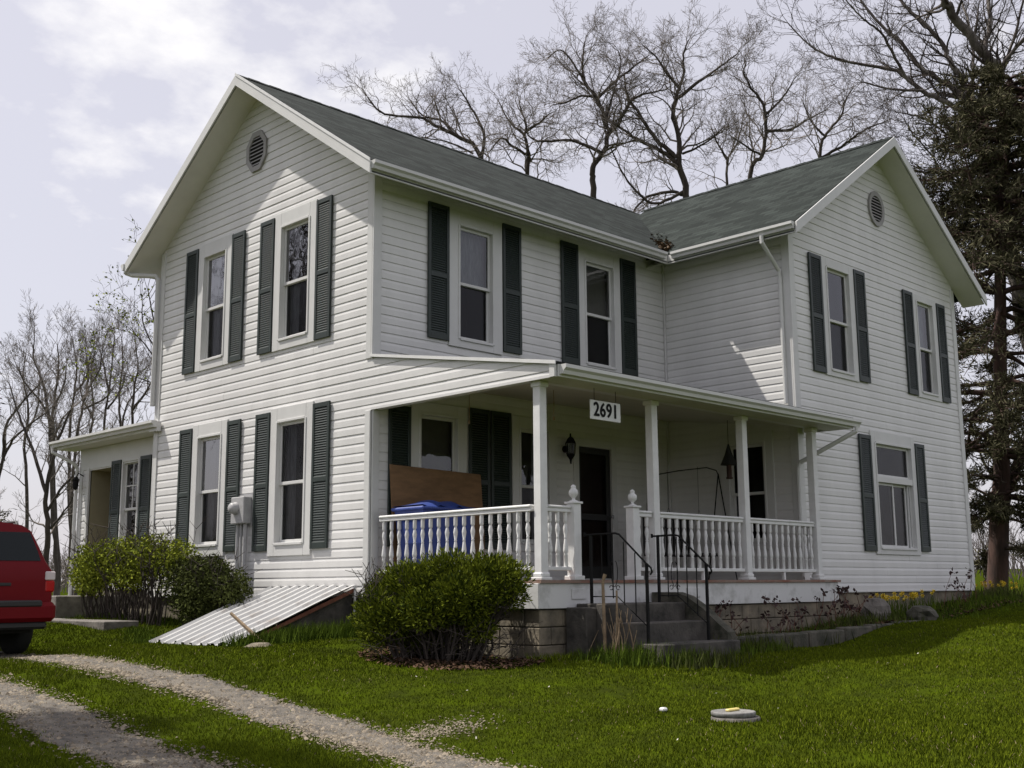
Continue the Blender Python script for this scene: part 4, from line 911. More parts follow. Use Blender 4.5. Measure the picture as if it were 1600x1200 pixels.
# ------------------------------------------------------------------ red SUV
suv=thing('parked_suv',(-4.06,4.2,gz(-4.1,3.2)),'dark red sport utility vehicle parked on the gravel tracks, seen from behind','car')
def suv_build():
    cx=-4.06; y0=2.35; zg=gz(-4.1,3.3)
    # outline heights with half widths (right side) bottom -> roof centre
    rows=[(.78,.42),(.86,.50),(.885,.70),(.88,.92),(.865,1.05),(.80,1.17),(.71,1.42),(.655,1.55),(.55,1.62),(.27,1.655)]
    secs=[]  # y, width scale, roof scale
    L_=4.4
    def yrear(z): # rear profile: bumper out, glass leaning
        return .0 if z<1.05 else (z-1.05)*.42
    ys=[0,.06,.2,.8,1.8,2.6,3.05,3.4,3.9,4.25,4.4]
    vs=[];n=len(rows)
    for k,y in enumerate(ys):
        for (hw,z) in rows:
            yy=y+(yrear(z) if k<2 else (yrear(z)*max(0,1-(y-.06)/1.2)))
            s=1.0; zz=z
            if k==0: s=.955
            if y>3.0: # bonnet
                zmax={3.05:1.45,3.4:1.10,3.9:1.04,4.25:.95,4.4:.80}[y]
                if z>zmax: zz=zmax+(z-zmax)*.06
                s*=1-.03*(y-3)
            if y>2.9 and z>1.05: yy-= (z-1.05)*.6 if y<3.3 else 0
            if y>4.3: s*=.9
            vs.append((hw*s,yy,zz))
    R_=[(cx+a,y0+b,zg+c) for a,b,c in vs]; Lf=[(cx-a,y0+b,zg+c) for a,b,c in vs]
    N=len(R_); mb=MB(); fs=[]
    for k in range(len(ys)-1):
        for r in range(n-1):
            a=k*n+r; fs.append((a,a+n,a+n+1,a+1)); fs.append((N+a+1,N+a+n+1,N+a+n,N+a))
        t=k*n+n-1; fs.append((t,t+n,N+t+n,N+t)); b=k*n; fs.append((b+n,b,N+b,N+b+n))
    for base in (0,(len(ys)-1)*n):
        for r in range(n-1): fs.append((base+r,base+r+1,N+base+r+1,N+base+r))
    mb.idx(R_+Lf,fs,True)
    bo=mb.build('body',M['red'],suv)
    # sharpen with angle based smoothing
    try:
        for p in bo.data.polygons: p.use_smooth=True
        bo.data.set_sharp_from_angle(angle=R(35))
    except Exception: pass
    def yr(z): return y0+yrear(z)
    # bumper
    mb=MB(); pts=[(.80,.04),(.90,.0),(.90,.62),(.80,.60)]
    mb.box(cx-.89,cx+.89,y0-.11,y0+.30,zg+.42,zg+.66,.05); mb.build('bumper',M['red'],suv)
    mb=MB(); mb.box(cx-.70,cx+.70,y0-.125,y0+.0,zg+.60,zg+.685,.02); mb.box(cx-.80,cx+.80,y0-.06,y0+.3,zg+.33,zg+.43,.03); mb.build('bumper_trim',M['blacktrim'],suv)
    # rear window: tinted, leaning with the hatch
    z0,z1=1.17,1.53
    P=lambda x,z,o=.008:(cx+x,yr(z)-o,zg+z)
    mb=MB(); mb.face(P(-.71,z0),P(.71,z0),P(.685,z0+.12),P(.615,z1),P(-.615,z1),P(-.685,z0+.12)); mb.build('rear_window',M['carglass'],suv,recalc=False)
    mb=MB(); mb.tube([P(-.3,1.19,.02),P(.2,1.22,.02)],.01,5); mb.build('wiper',M['blacktrim'],suv)
    # hatch seams, handle, plate
    mb=MB(); mb.box(cx-.34,cx+.34,y0-.012,y0+.02,zg+.86,zg+.90,.006); mb.build('hatch_handle',M['blacktrim'],suv)
    mb=MB(); mb.box(cx-.16,cx+.16,y0-.012,y0+.02,zg+.72,zg+.85,.004); mb.build('number_plate',M['paint'],suv)
    for s in (-1,1):
        mb=MB(); x0,x1=(cx+.76,cx+.888) if s>0 else (cx-.888,cx-.76)
        mb.box(x0,x1,y0-.012,y0+.16,zg+.78,zg+.93,.02)
        t=mb.build('tail_light',M['lampred'],suv); 
        mb=MB(); mb.box(x0,x1,y0-.014,y0+.16,zg+.93,zg+1.04,.012); mb.build('reversing_lamp',M['lampwhite'],t)
        mb=MB(); mb.tube([(cx+s*.60,y0+.55,zg+1.60),(cx+s*.60,y0+.62,zg+1.68),(cx+s*.58,y0+2.2,zg+1.69),(cx+s*.58,y0+2.3,zg+1.60)],.018,6); mb.build('roof_rail',M['blacktrim'],suv)
        # side windows
        mb=MB()
        for a,b in ((.55,1.25),(1.35,2.05),(2.12,2.75)):
            q=lambda y,z:(cx+s*((.865-(z-1.05)*.36)+.012),y0+y,zg+z)
            mb.face(q(a+.05,1.12),q(b,1.12),q(b-.03,1.44),q(a+.16,1.44))
        mb.build('side_window',M['carglass'],suv,recalc=False)
        for yy in (.82,3.42):
            xw=cx+s*.76; zc=zg+.355
            mb=MB(); mb.lathe((xw,y0+yy,zc),[(.20,-.115),(.30,-.115),(.345,-.095),(.36,-.07),(.36,.07),(.345,.095),(.30,.115),(.20,.115)],28,axis='x'); wv=mb.build('wheel',M['rubber'],suv)
            mb=MB(); mb.lathe((xw,y0+yy,zc),[(.03,.10*s),(.05,.11*s),(.19,.09*s),(.21,.115*s),(.215,.0)],20,axis='x'); mb.build('rim',M['chrome'],wv)
    # underbody
    mb=MB(); mb.box(cx-.7,cx+.7,y0+.2,y0+4.2,zg+.28,zg+.45); mb.tube([(cx-.45,y0-.02,zg+.30),(cx-.45,y0+.5,zg+.32)],.035,8); mb.build('underbody',M['dark'],suv)
suv_build()

# brown leaves caught in the roof valley
rs=np.random.RandomState(88); n=230; u=np.abs(rs.randn(n))*.45+.08; o1=rs.randn(n)*.05
vx=(LX-OE)+u/SW*SL+o1; vy=-OE+u-o1*.8; vz=np.maximum(ZE+SL*(vy+OE),ZE+SW*(vx-(LX-OE)))+.012+.012*rs.rand(n)
a=rs.rand(n)*6.28; q=np.array([(-.5,-.35),(.5,-.35),(.5,.35),(-.5,.35)])*.045
V=np.stack([q[None,:,0]*np.cos(a)[:,None]-q[None,:,1]*np.sin(a)[:,None]+vx[:,None],q[None,:,0]*np.sin(a)[:,None]+q[None,:,1]*np.cos(a)[:,None]+vy[:,None],vz[:,None]+rs.randn(n,4)*.008+.01],2).reshape(-1,3)
M['valleyleaf']=mat('orange_dead_leaf',(.15,.105,.065),.9,var=.4,scale=20)
o=link('valley_leaves',np_mesh('valley_leaves',V,np.arange(n*4).reshape(-1,4),M['valleyleaf'])); props(o,'orange-brown dead leaves caught in the valley between the two roofs','leaf litter',kind='stuff')
# ------------------------------------------------------------------ vegetation
def seg_mesh(name,segs,m,n=3):
    a=np.array(segs,float); p0=a[:,0:3];p1=a[:,3:6];r0=a[:,6:7];r1=a[:,7:8]
    d=p1-p0; d/=np.linalg.norm(d,axis=1)[:,None]+1e-9
    ref=np.where(abs(d[:,2:3])<.9,np.array([[0,0,1.]]),np.array([[1.,0,0]])); u=np.cross(d,ref); u/=np.linalg.norm(u,axis=1)[:,None]; v=np.cross(d,u)
    V=np.empty((len(a),2*n,3))
    for k in range(n):
        c,s=math.cos(6.2832*k/n),math.sin(6.2832*k/n); o=u*c+v*s
        V[:,k]=p0+o*r0; V[:,n+k]=p1+o*r1
    f=np.array([(k,(k+1)%n,n+(k+1)%n,n+k) for k in range(n)]); Fc=(f[None]+np.arange(len(a))[:,None,None]*2*n).reshape(-1,4)
    return np_mesh(name,V.reshape(-1,3),Fc,m,n>3)
def rv(r): return Vector((r.gauss(0,1),r.gauss(0,1),r.gauss(0,1)))
def grow(r,p,d,Ln,rad,lev,maxlev,out,wig=.22,up=.05,dens=1.,minr=.006):
    ns=max(3,int(4+Ln*1.1)) if lev<maxlev else 3
    st=Ln/ns; rr0=rad
    for i in range(ns):
        d=(d+rv(r)*wig+Vector((0,0,up))).normalized(); q=p+d*st
        r1=max(minr*.6,rad*(1-.62*(i+1)/ns)); out.append((*p,*q,rr0,r1,lev)); p=q; rr0=r1
        if lev<maxlev and i>=(1 if lev else 1):
            k=dens*(1.15 if lev<maxlev-1 else 1.5); c=int(k)+(r.random()<k-int(k))
            for _ in range(c):
                ax=rv(r); ax=(ax-d*ax.dot(d)).normalized(); an=r.uniform(.5,1.05)
                cd_=(d*math.cos(an)+ax*math.sin(an)).normalized()
                grow(r,p,cd_,Ln*r.uniform(.38,.62)*(1-.35*i/ns),rr0*.62,lev+1,maxlev,out,wig,up,dens,minr)
    if lev<maxlev:
        for s in (1,-1):
            ax=rv(r); ax=(ax-d*ax.dot(d)).normalized()*s; grow(r,p,(d+ax*.45).normalized(),Ln*.5,rr0*.8,lev+1,maxlev,out,wig,up,dens,minr)
def tree_from(name,label,seed,t,limbs,m,group=None,maxlev=3,side=.42,dens=1.,twig=1.,up=.04,minr=.007,wig=.22,cat='tree',tv=1.5,m2=None,base=None):
    """limbs: list of (pixel polyline, radius px start, radius px end); the first is the trunk"""
    r=random.Random(seed); segs=[]
    b=at(*limbs[0][0][0],t) if base is None else base
    root=empty(name,(b.x,b.y,gz(b.x,b.y)),label,cat,group)
    tk=MB(); tips=[]
    for li,(pts,ra,rb) in enumerate(limbs):
        off=0 if li==0 else r.uniform(-tv,tv)
        P=[]
        for i,(x,y) in enumerate(pts):
            u=i/max(1,len(pts)-1); P.append(at(x,y,t+off*u))
        if li==0 and len(P)>1: # to the ground
            g0=P[0].copy(); zz=gz(g0.x,g0.y)-.2
            if g0.z>zz: P.insert(0,Vector((g0.x,g0.y,zz)))
        # resample smooth
        c=catmull([tuple(p) for p in P],5); n=len(c)
        rad=[(ra+(rb-ra)*(k/(n-1)))*t/1805.85 for k in range(n)]
        if li==0: rad[0]*=1.5; rad[1]*=1.25; rad[2]*=1.1
        P=[Vector(q)+rv(r)*min(.06,.25*rad[k]) for k,q in enumerate(c)]
        tk.tube(P,rad,8,smooth=True)
        Ls=sum((P[k+1]-P[k]).length for k in range(n-1))
        for k in range(2,n):
            u=k/(n-1)
            if li==0 and u<.35: continue
            if li==0 and P[k].z<2: continue
            if r.random()<.62*dens or k==n-1:
                d=(P[k]-P[k-1]).normalized()
                for _ in range(1 if k<n-1 else 3):
                    ax=rv(r); ax=(ax-d*ax.dot(d)).normalized(); an=r.uniform(.45,1.0) if k<n-1 else r.uniform(.1,.6)
                    grow(r,P[k],(d*math.cos(an)+ax*math.sin(an)).normalized(),max(1.2,Ls*side*(1-.45*u))*r.uniform(.6,1.1),max(minr*1.5,rad[k]*.5),1,maxlev,segs,wig,up,twig,minr)
    tk.build('trunk',m,root,recalc=False)
    if segs: 
        s=np.array(segs)[:,:8]; link('crown',seg_mesh('crown',s,m2 or m,3),root)
    return root,segs
G='bare trees behind the house'
B0=905
nb=[
 (41,48,[([(775,B0),(770,420),(752,250),(712,212),(680,196),(656,184),(600,178),(574,152)],5,1.2),([(752,250),(756,208),(736,168),(718,140)],3,1),([(712,212),(692,190),(660,180),(640,155)],2.4,.9),([(740,240),(700,222),(660,215)],1.6,.8)],'bare tree behind the main roof leaning left in front of the clouds',1.0),
 (42,44,[([(824,B0),(824,420),(824,272),(826,240),(820,212),(822,196),(812,165)],5,1.2),([(824,204),(842,192),(858,178)],2.6,1),([(824,242),(800,228),(784,216),(766,235)],2.4,1),([(820,212),(796,190),(780,160)],2,.9)],'small dark crooked bare tree rising over the middle of the main roof slope',1.),
 (43,42,[([(930,B0),(928,450),(928,308),(926,264),(944,236),(950,208),(944,184),(932,152),(916,132),(910,104),(912,80),(914,64)],6,.9),([(950,208),(966,194),(984,160),(1004,148),(1040,140)],4,1),([(944,240),(916,228),(892,220),(840,220),(820,205)],3,1),([(934,154),(960,128),(996,100),(1012,88)],2.6,.9),([(932,152),(910,150),(884,160),(864,164)],2.2,.9),([(916,132),(896,100),(876,78),(856,90)],2,.8),([(946,192),(960,140),(970,100),(966,80)],2,.8)],'tall bare tree with its forked trunk just left of the roof valley',1.2),
 (44,42,[([(1078,B0),(1076,450),(1072,306),(1060,256),(1062,224),(1052,184),(1056,152),(1068,118),(1068,85),(1076,62)],7,.9),([(1060,256),(1040,240),(1000,220),(976,204),(952,188)],4,1.2),([(1058,248),(1024,216),(1000,180),(980,148),(976,118)],4,1.1),([(1056,156),(1092,128),(1120,108),(1152,84)],3,.9),([(1060,136),(1040,112),(1028,92),(1006,72)],2.6,.9),([(1072,306),(1048,300),(1012,308),(990,330)],3,1.5),([(1068,300),(1024,318),(996,300),(976,276),(954,232)],2.6,1),([(1066,240),(1100,225),(1130,200)],2,.9)],'largest bare tree with a broad crown directly above the roof valley',1.3),
 (45,50,[([(1138,B0),(1137,450),(1136,288),(1138,248),(1152,224),(1160,190)],3.4,.9),([(1138,250),(1122,225),(1112,200)],2,.8)],'slim low bare tree between the two biggest trees above the wing roof',1.),
 (46,43,[([(1165,B0),(1166,450),(1172,276),(1190,244),(1197,204),(1192,164),(1174,138),(1162,115),(1166,98)],5,.9),([(1197,204),(1236,202),(1262,187),(1290,172)],2.6,.9),([(1196,180),(1225,150),(1240,125)],2.2,.8),([(1190,244),(1160,225),(1145,215)],2,.8)],'bare tree with a bent trunk above the left half of the wing roof',1.1),
 (47,45,[([(1285,B0),(1284,450),(1281,250),(1292,210),(1315,180),(1319,161),(1332,138)],4,.9),([(1284,246),(1311,232),(1330,217),(1360,199),(1384,190)],2.6,.9),([(1290,214),(1268,190),(1255,160)],2,.8)],'low spreading bare tree just left of the wing gable peak',1.1),
]
for sd_,t,limbs,lab,tw in nb:
    tree_from('bare_tree',lab,sd_,t,limbs,M['bark'],G,maxlev=3,side=(.10 if sd_==41 else .12),dens=1.4,twig=1.02,minr=.0075,wig=.29,tv=1.2,m2=M['twig'])
# big old tree on the right
big=[([(1648,B0),(1640,700),(1590,450),(1552,290),(1530,190),(1524,165)],16,9),
 ([(1530,180),(1559,124),(1551,101),(1525,68),(1488,22),(1474,0),(1460,-50)],9,5),
 ([(1524,172),(1514,142),(1484,94),(1469,64),(1428,22),(1408,0),(1395,-40)],5,2),
 ([(1522,166),(1480,131),(1439,105),(1409,68),(1375,38),(1345,0),(1330,-25)],4.5,1.4),
 ([(1524,180),(1488,165),(1442,142),(1420,124),(1394,109),(1337,99),(1292,86),(1262,68),(1231,36)],4.5,.9),
 ([(1442,142),(1390,139),(1349,128)],2.2,1),
 ([(1420,128),(1394,82),(1375,49),(1349,30),(1320,-2)],2.6,1),
 ([(1516,150),(1519,131),(1521,75),(1514,37),(1500,-5)],3.2,1.6),
 ([(1551,101),(1540,75),(1547,37),(1544,0),(1540,-50)],4.2,3),
 ([(1524,168),(1544,128),(1566,101),(1600,60),(1640,20)],3.4,2),
 ([(1566,101),(1581,71),(1592,30),(1602,-10)],2.6,1.5),
 ([(1540,240),(1487,214),(1442,184),(1405,176)],2.2,.9),
 ([(1560,330),(1500,285),(1469,272),(1427,268)],2.2,.9),
 ([(1500,280),(1466,262),(1458,245),(1427,210),(1415,190)],1.8,.8),
 ([(1580,400),(1560,330),(1620,250),(1680,120),(1700,-30)],8,4),
]
tree_from('bare_tree','huge pale-barked bare tree reaching over the top right corner behind the pine',61,31,big,M['barklight'],None,maxlev=3,side=.17,dens=1.25,twig=.95,minr=.007,wig=.2,tv=2.2,m2=M['bark'])
# trees left of the house, beyond the rear entry
lf=[
 (71,50,[([(88,B0),(82,800),(79,695),(75,640),(66,595),(53,560),(54,526)],4.5,.8),([(76,650),(62,625),(40,600),(30,580)],2,.8),([(80,700),(95,660),(110,640)],2,.8)],'bare tree leaning left, second of the row left of the rear entry'),
 (72,52,[([(92,B0),(86,790),(82,690),(85,625),(92,575),(90,540)],4,.8),([(84,640),(100,600),(104,570)],2,.7)],'straight bare tree rising from beside the red car roof'),
 (73,56,[([(112,B0),(108,780),(109,678),(115,620),(120,575),(113,530)],3.6,.7),([(116,615),(134,590),(140,560)],1.8,.7)],'bare tree whose trunk meets the left end of the rear entry roof'),
 (74,54,[([(118,B0),(112,780),(121,675),(135,615),(155,578),(160,545)],3.6,.7),([(135,615),(138,580),(134,550)],2,.7),([(130,640),(160,625),(175,610)],1.8,.7)],'bare tree leaning right over the rear entry roof'),
 (75,56,[([(165,B0),(162,760),(163,662),(170,612),(175,570),(179,525)],3.2,.7),([(170,612),(162,570),(155,545)],1.8,.6),([(168,640),(188,610),(198,580)],1.8,.6)],'bare tree rising above the middle of the rear entry roof'),
 (76,46,[([(207,B0),(206,760),(207,652),(211,600),(216,575),(212,540)],3.4,.7),([(208,640),(228,612),(240,590)],2.4,.8),([(190,665),(200,630),(222,600)],1.8,.7)],'dark bare tree nearest the left corner of the house'),
 (77,44,[([(-12,B0),(-8,780),(10,705),(38,670),(72,645)],4,.9),([(5,720),(8,670),(25,640),(50,612),(64,598)],2.6,.8)],'leaning bare tree at the far left edge above the red car'),
 (78,42,[([(70,B0),(74,840),(72,770),(88,700),(110,640)],6,1.5),([(73,800),(98,760),(120,735),(125,700)],2.4,.9),([(72,770),(50,700),(30,650),(15,600)],3,.9),([(74,830),(100,800),(122,760)],2,.8)],'thick dark bare trunk standing just right of the red car roof'),
 (79,58,[([(40,B0),(42,780),(38,700),(44,640),(36,590),(40,555)],3.6,.7),([(40,680),(58,640),(62,600)],2,.7)],'slender bare tree between the far left edge and the car roof'),
 (80,55,[([(140,B0),(142,760),(140,690),(146,640),(142,590),(148,550)],3.2,.7),([(144,650),(128,620),(124,590)],1.8,.7)],'slender bare tree behind the middle of the rear entry roof, between two forked ones'),
 (82,57,[([(190,B0),(188,760),(190,680),(186,620),(192,570),(190,530)],3.2,.7)],'thin upright bare tree just left of the house corner'),
]
for sd_,t,limbs,lab in lf:
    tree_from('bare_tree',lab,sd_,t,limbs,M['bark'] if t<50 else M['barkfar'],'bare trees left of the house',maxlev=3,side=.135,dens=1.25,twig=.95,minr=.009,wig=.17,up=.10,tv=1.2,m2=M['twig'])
# small budding tree behind the left house corner
root,segs=tree_from('budding_tree','small tree with green buds peeping out behind the left corner of the house',81,28,[([(262,B0),(260,760),(258,640),(250,560),(240,500),(232,460)],3,.8),([(256,620),(238,600),(215,590)],1.6,.7),([(254,580),(232,545),(214,525)],1.6,.7),([(250,560),(225,510),(222,470)],1.4,.6)],M['bark'],None,maxlev=3,side=.085,dens=.7,twig=.6,minr=.006,tv=.4)
def leafcloud(name,pts,size,asp,m,parent,r,upb=.0,dirs=None):
    n=len(pts); a=r.randn(n,3); 
    if dirs is not None: a=a*.55+dirs
    a[:,2]+=upb; a/=np.linalg.norm(a,axis=1)[:,None]; b=np.cross(a,r.randn(n,3)); b/=np.linalg.norm(b,axis=1)[:,None]
    s=size*(.6+.8*r.rand(n))[:,None]; V=np.empty((n,4,3)); V[:,0]=pts; V[:,1]=pts+a*s*.5+b*s*asp*.5; V[:,2]=pts+a*s; V[:,3]=pts+a*s*.5-b*s*asp*.5
    return link(name,np_mesh(name,V.reshape(-1,3),np.arange(n*4).reshape(-1,4),m,attr=np.repeat(r.rand(n),4)),parent)
rs=np.random.RandomState(31)
sg_=np.array([s for s in segs if s[8]>=2]); ii=rs.randint(0,len(sg_),2600)[:900]; leafcloud('buds',sg_[ii,3:6]+rs.randn(900,3)*.03,.07,.6,M['forsythia'],root,rs,.2)
# conifers: whorls of drooping boughs with needle tufts
def conifer(name,label,base,h,boughs,seed,trunk=None,rad=.3,needle=.16,nd=9,group=None,droop=.16,m=None):
    """boughs: function(z fraction) -> (count, length)"""
    r=random.Random(seed); rn=np.random.RandomState(seed); base=Vector(base); root=empty(name,tuple(base),label,'tree',group)
    tk=MB(); ns=14; pts=trunk or [base+Vector((.12*math.sin(k*.9),.1*math.cos(k*1.3),h*k/ns-(.3 if k==0 else 0))) for k in range(ns+1)]
    tk.tube(pts,[rad*(1-.93*k/(len(pts)-1))+.02 for k in range(len(pts))],9)
    bs=[];tu=[];td=[]
    def along(f):
        x=f*(len(pts)-1); i=min(int(x),len(pts)-2); return pts[i].lerp(pts[i+1],x-i)
    for f,azs,L_ in boughs(r):
        p=along(f); 
        for az in azs:
            d=Vector((math.cos(az),math.sin(az),r.uniform(-.25,.5))).normalized(); q=p.copy(); ln=L_*r.uniform(.7,1.1); n=max(4,int(ln/.35)); rd=.02+.018*ln
            for i in range(n):
                d=(d+rv(r)*.17+Vector((0,0,-droop*.45 if i<n*.6 else droop*.5))).normalized(); q2=q+d*ln/n; bs.append((*q,*q2,rd*(1-i/n)+.008,rd*(1-(i+1)/n)+.006)); q=q2
                if i>=n*.12:
                    for s in range(3):
                        ax=rv(r); ax=(ax-d*ax.dot(d)).normalized(); ax.z*=.45; dd=(d*.6+ax*.8).normalized(); l2=ln*.24*r.uniform(.5,1.1); e=q+dd*l2+Vector((0,0,-.10*l2)); bs.append((*q,*e,.012,.006))
                        for w_ in range(4):
                            tu.append(q.lerp(e,(w_+1)/4)); td.append(dd)
    tk.build('trunk',M['barkred'],root,recalc=False); link('boughs',seg_mesh('boughs',bs,M['barkred'],4),root)
    tu=np.array([tuple(p) for p in tu]); td=np.array([tuple(p) for p in td]); N=len(tu)*nd
    P=np.repeat(tu,nd,0)+rn.randn(N,3)*.05; leafcloud('needles',P,needle,.16,m or M['pine'],root,rn,.1,dirs=np.repeat(td,nd,0)*.6)
    return root
pb=at(1556,B0,28); pz=gz(pb.x,pb.y); tr=[at(x,y,28) for x,y in ((1556,918),(1562,800),(1566,740),(1563,600),(1563,420),(1568,300),(1574,200),(1578,120))]
tr[0].z=pz-.2
def pbough(r):
    out=[]
    f=.10
    while f<1:
        # sparse at the bottom, dense from the middle to the top
        n=6; L_=2.0+.9*math.sin(min(1,(f-.25)/.6)*math.pi)
        if f>.86: L_*=(1.12-f)/.26
        if f<.30: L_*=.75; n=4
        out.append((f+r.uniform(-.012,.012),[r.uniform(0,6.283) for _ in range(n)],L_*r.uniform(.75,1.1))); f+=.026 if f<.55 else .016
    return out
conifer('pine_tree','tall dark reddish-trunked pine standing at the right of the house wing',(pb.x,pb.y,pz),0,pbough,91,trunk=tr,rad=.24,needle=.15,nd=9)
# lower right leaning trunk of the neighbour (forks off to the right)
tree_from('bare_tree','stout dark bare trunk forking to the right beside the pine trunk',95,28.6,[([(1545,925),(1556,860),(1567,800),(1576,758),(1600,700),(1640,620),(1690,500)],11,6),([(1576,760),(1600,742),(1640,730)],4,2),([(1600,700),(1625,600),(1610,480),(1585,380)],5,2)],M['barkred'],None,maxlev=3,side=.22,dens=.8,twig=.8,minr=.008,m2=M['bark'])
lb=at(-160,B0,24); lz=gz(lb.x,lb.y)
conifer('pine_tree','dark pine outside the left edge whose bough tip reaches over the red car',(lb.x,lb.y,lz),8.5,lambda r:[(f,[r.uniform(0,6.283) for _ in range(5)]+([5.4] if abs(f-.62)<.03 else []),1.75*(1.15-f)+.35) for f in [.12+.045*k for k in range(19)]],92,needle=.14,rad=.2,nd=8)
# ---- brush at the horizon
rs=np.random.RandomState(51)
def wood(n,pxa,pxb,ta,tb,h,lab,m):
    t=rs.uniform(ta,tb,n); px=rs.uniform(pxa,pxb,n); lat=(px-800)/1805.85*t
    x=CAM.x+fx*t+Rt.x*lat; y=CAM.y+fy*t+Rt.y*lat; z=gzv(x,y); segs=[]
    hh=h*(.5+.8*rs.rand(n))*(.75+.25*np.sin(px*.05))
    for i in range(n):
        p=np.array([x[i],y[i],z[i]-.2]); q=p+np.array([rs.randn()*.5,rs.randn()*.5,hh[i]*.55]); w_=q+np.array([rs.randn()*.6,rs.randn()*.6,hh[i]*.45]); r0=.03+.05*rs.rand()
        segs.append((*p,*q,r0,r0*.7)); segs.append((*q,*w_,r0*.7,.02))
        for k in range(5):
            u=rs.rand(); b=q*(1-u)+w_*u; e=b+np.array([rs.randn()*.7,rs.randn()*.7,.4+rs.rand()*1.2]); segs.append((*b,*e,.025,.012))
    o=link('distant_brush',seg_mesh('distant_brush',np.array(segs),m,3)); props(o,lab,'brush',kind='stuff')
wood(900,-300,330,85,170,5,'grey bare brush along the horizon at the left of the house',M['twig'])
wood(420,1480,1900,90,190,6,'grey bare brush along the horizon at the right of the house',M['barkfar'])
# ---- bushes
def blobpts(r,blobs,n,shell=.45):
    P=[];D=[]; wts=np.array([b[3]*b[4]*b[5] for b in blobs])**.67; wts/=wts.sum()
    for b,wt in zip(blobs,wts):
        k=int(n*wt); d=r.randn(k,3); d/=np.linalg.norm(d,axis=1)[:,None]; rad=1-shell*r.rand(k)**1.6
        lump=1+.13*np.sin(d[:,0]*7+b[0]*9)*np.sin(d[:,1]*6+b[1]*5)*1.0+.10*np.sin(d[:,2]*9+d[:,0]*5+b[2]*7)
        P.append(np.array(b[:3])+d*np.array(b[3:6])*(rad*lump)[:,None]); D.append(d)
    return np.concatenate(P),np.concatenate(D)
def loc(c,a,f,z): return (c[0]+Rt.x*a+fx*f,c[1]+Rt.y*a+fy*f,z)
def stems(r,c,n,rad,top,m,parent,spread,levels=1,z0=None,thin=.010):
    segs=[]; z0=gz(c[0],c[1]) if z0 is None else z0
    for k in range(n):
        a=r.uniform(0,6.28); q0=Vector((c[0]+math.cos(a)*rad*r.random(),c[1]+math.sin(a)*rad*r.random(),z0-.05)); tgt=Vector(top(a)); 
        p=q0; N=6; rr_=thin*r.uniform(.8,1.8)
        for i in range(N):
            u=(i+1)/N; q=q0.lerp(tgt,u)+rv(r)*.03+Vector((0,0,.12*math.sin(u*3.1))); segs.append((*p,*q,rr_*(1.15-u),rr_*(1.15-u)*.85)); 
            if i>1 and levels:
                for _ in range(2):
                    e=q+Vector((r.gauss(0,.12),r.gauss(0,.12),r.uniform(.03,.25)))*spread; segs.append((*q,*e,rr_*.4,.003))
            p=q
    return segs
# central evergreen bush
c=(-.86,-2.42); zb=gz(*c); bu=empty('evergreen_bush',(c[0],c[1],zb),'rounded dark evergreen bush in front of the porch side railing','bush')
rb=random.Random(66); bl=[(*loc(c,0,.05,.02),.50,.50,.34),(*loc(c,-.05,-.1,.20),.30,.3,.24),(*loc(c,.15,-.15,.25),.30,.3,.24),(*loc(c,-.32,-.1,.12),.28,.3,.24),(*loc(c,-.1,-.3,-.12),.4,.26,.22),(*loc(c,.3,-.25,-.1),.34,.26,.2)]
for k in range(34):
    la=rb.uniform(-.80,.80); top=.42-.30*abs(la+.02)**1.6-(.10 if la<-.35 else 0); zc=rb.uniform(-.22 if la<.35 else -.02,top); f=rb.uniform(-.48,.45)*math.sqrt(max(.1,1-(la/.95)**2)); s_=rb.uniform(.14,.27)
    bl.append((*loc(c,la,f,zc-.05),s_*1.15,s_*1.15,s_*.85))
for k in range(14):
    la=rb.uniform(-.9,.5); bl.append((*loc(c,la,rb.uniform(-.3,.3),rb.uniform(-.50,-.25)),.17,.17,.13))
rs=np.random.RandomState(61)
P_,D_=blobpts(rs,bl,82000,.7); D_[:,2]+=.45; k=P_[:,0]<.0; leafcloud('foliage',P_[k],.050,.30,M['yew'],bu,rs,.25,dirs=D_[k]*1.1)
r=random.Random(62); segs=[]
for k in range(95):
    a=r.uniform(-.9,.9); f=r.uniform(-.4,.4); tg=loc(c,a,f,r.uniform(-.25,.25))
    segs+=stems(r,loc(c,a*.45,f*.5,0)[:2],1,.12,lambda _:tg,None,None,1.0,1,zb,r.uniform(.006,.014))
for k in range(260): # dead twigs low in the bush
    p=Vector(loc(c,r.uniform(-.8,.85),r.uniform(-.45,.3),zb+r.uniform(.0,.35))); q=p+Vector((r.gauss(0,.12),r.gauss(0,.12),r.uniform(-.02,.16))); segs.append((*p,*q,.005,.002))
link('stems',seg_mesh('stems',np.array(segs),M['bark'],5),bu)
# low broad-leaved undergrowth left of that bush
c2=(-.55,-1.35); b2=empty('leafy_shrub',(c2[0],c2[1],gz(*c2)),'low loose broad-leaved shrub between the cellar hatch and the rounded evergreen','shrub')
bl=[(c2[0],c2[1],gz(*c2)+.22,.34,.40,.24),(c2[0]-.1,c2[1]-.5,gz(*c2)+.2,.3,.3,.24),(c2[0]+.1,c2[1]+.35,gz(*c2)+.3,.24,.3,.28)]
P_,D_=blobpts(rs,bl,3000,.8); k=P_[:,0]<-.05; leafcloud('foliage',P_[k],.06,.5,M['tulip'],b2,rs,.3)
segs=stems(r,c2,14,.25,lambda a:(c2[0]+.3*math.cos(a),c2[1]+.45*math.sin(a),gz(*c2)+.45),None,None,.8,1,None,.006); link('stems',seg_mesh('stems',np.array(segs),M['bark'],4),b2)
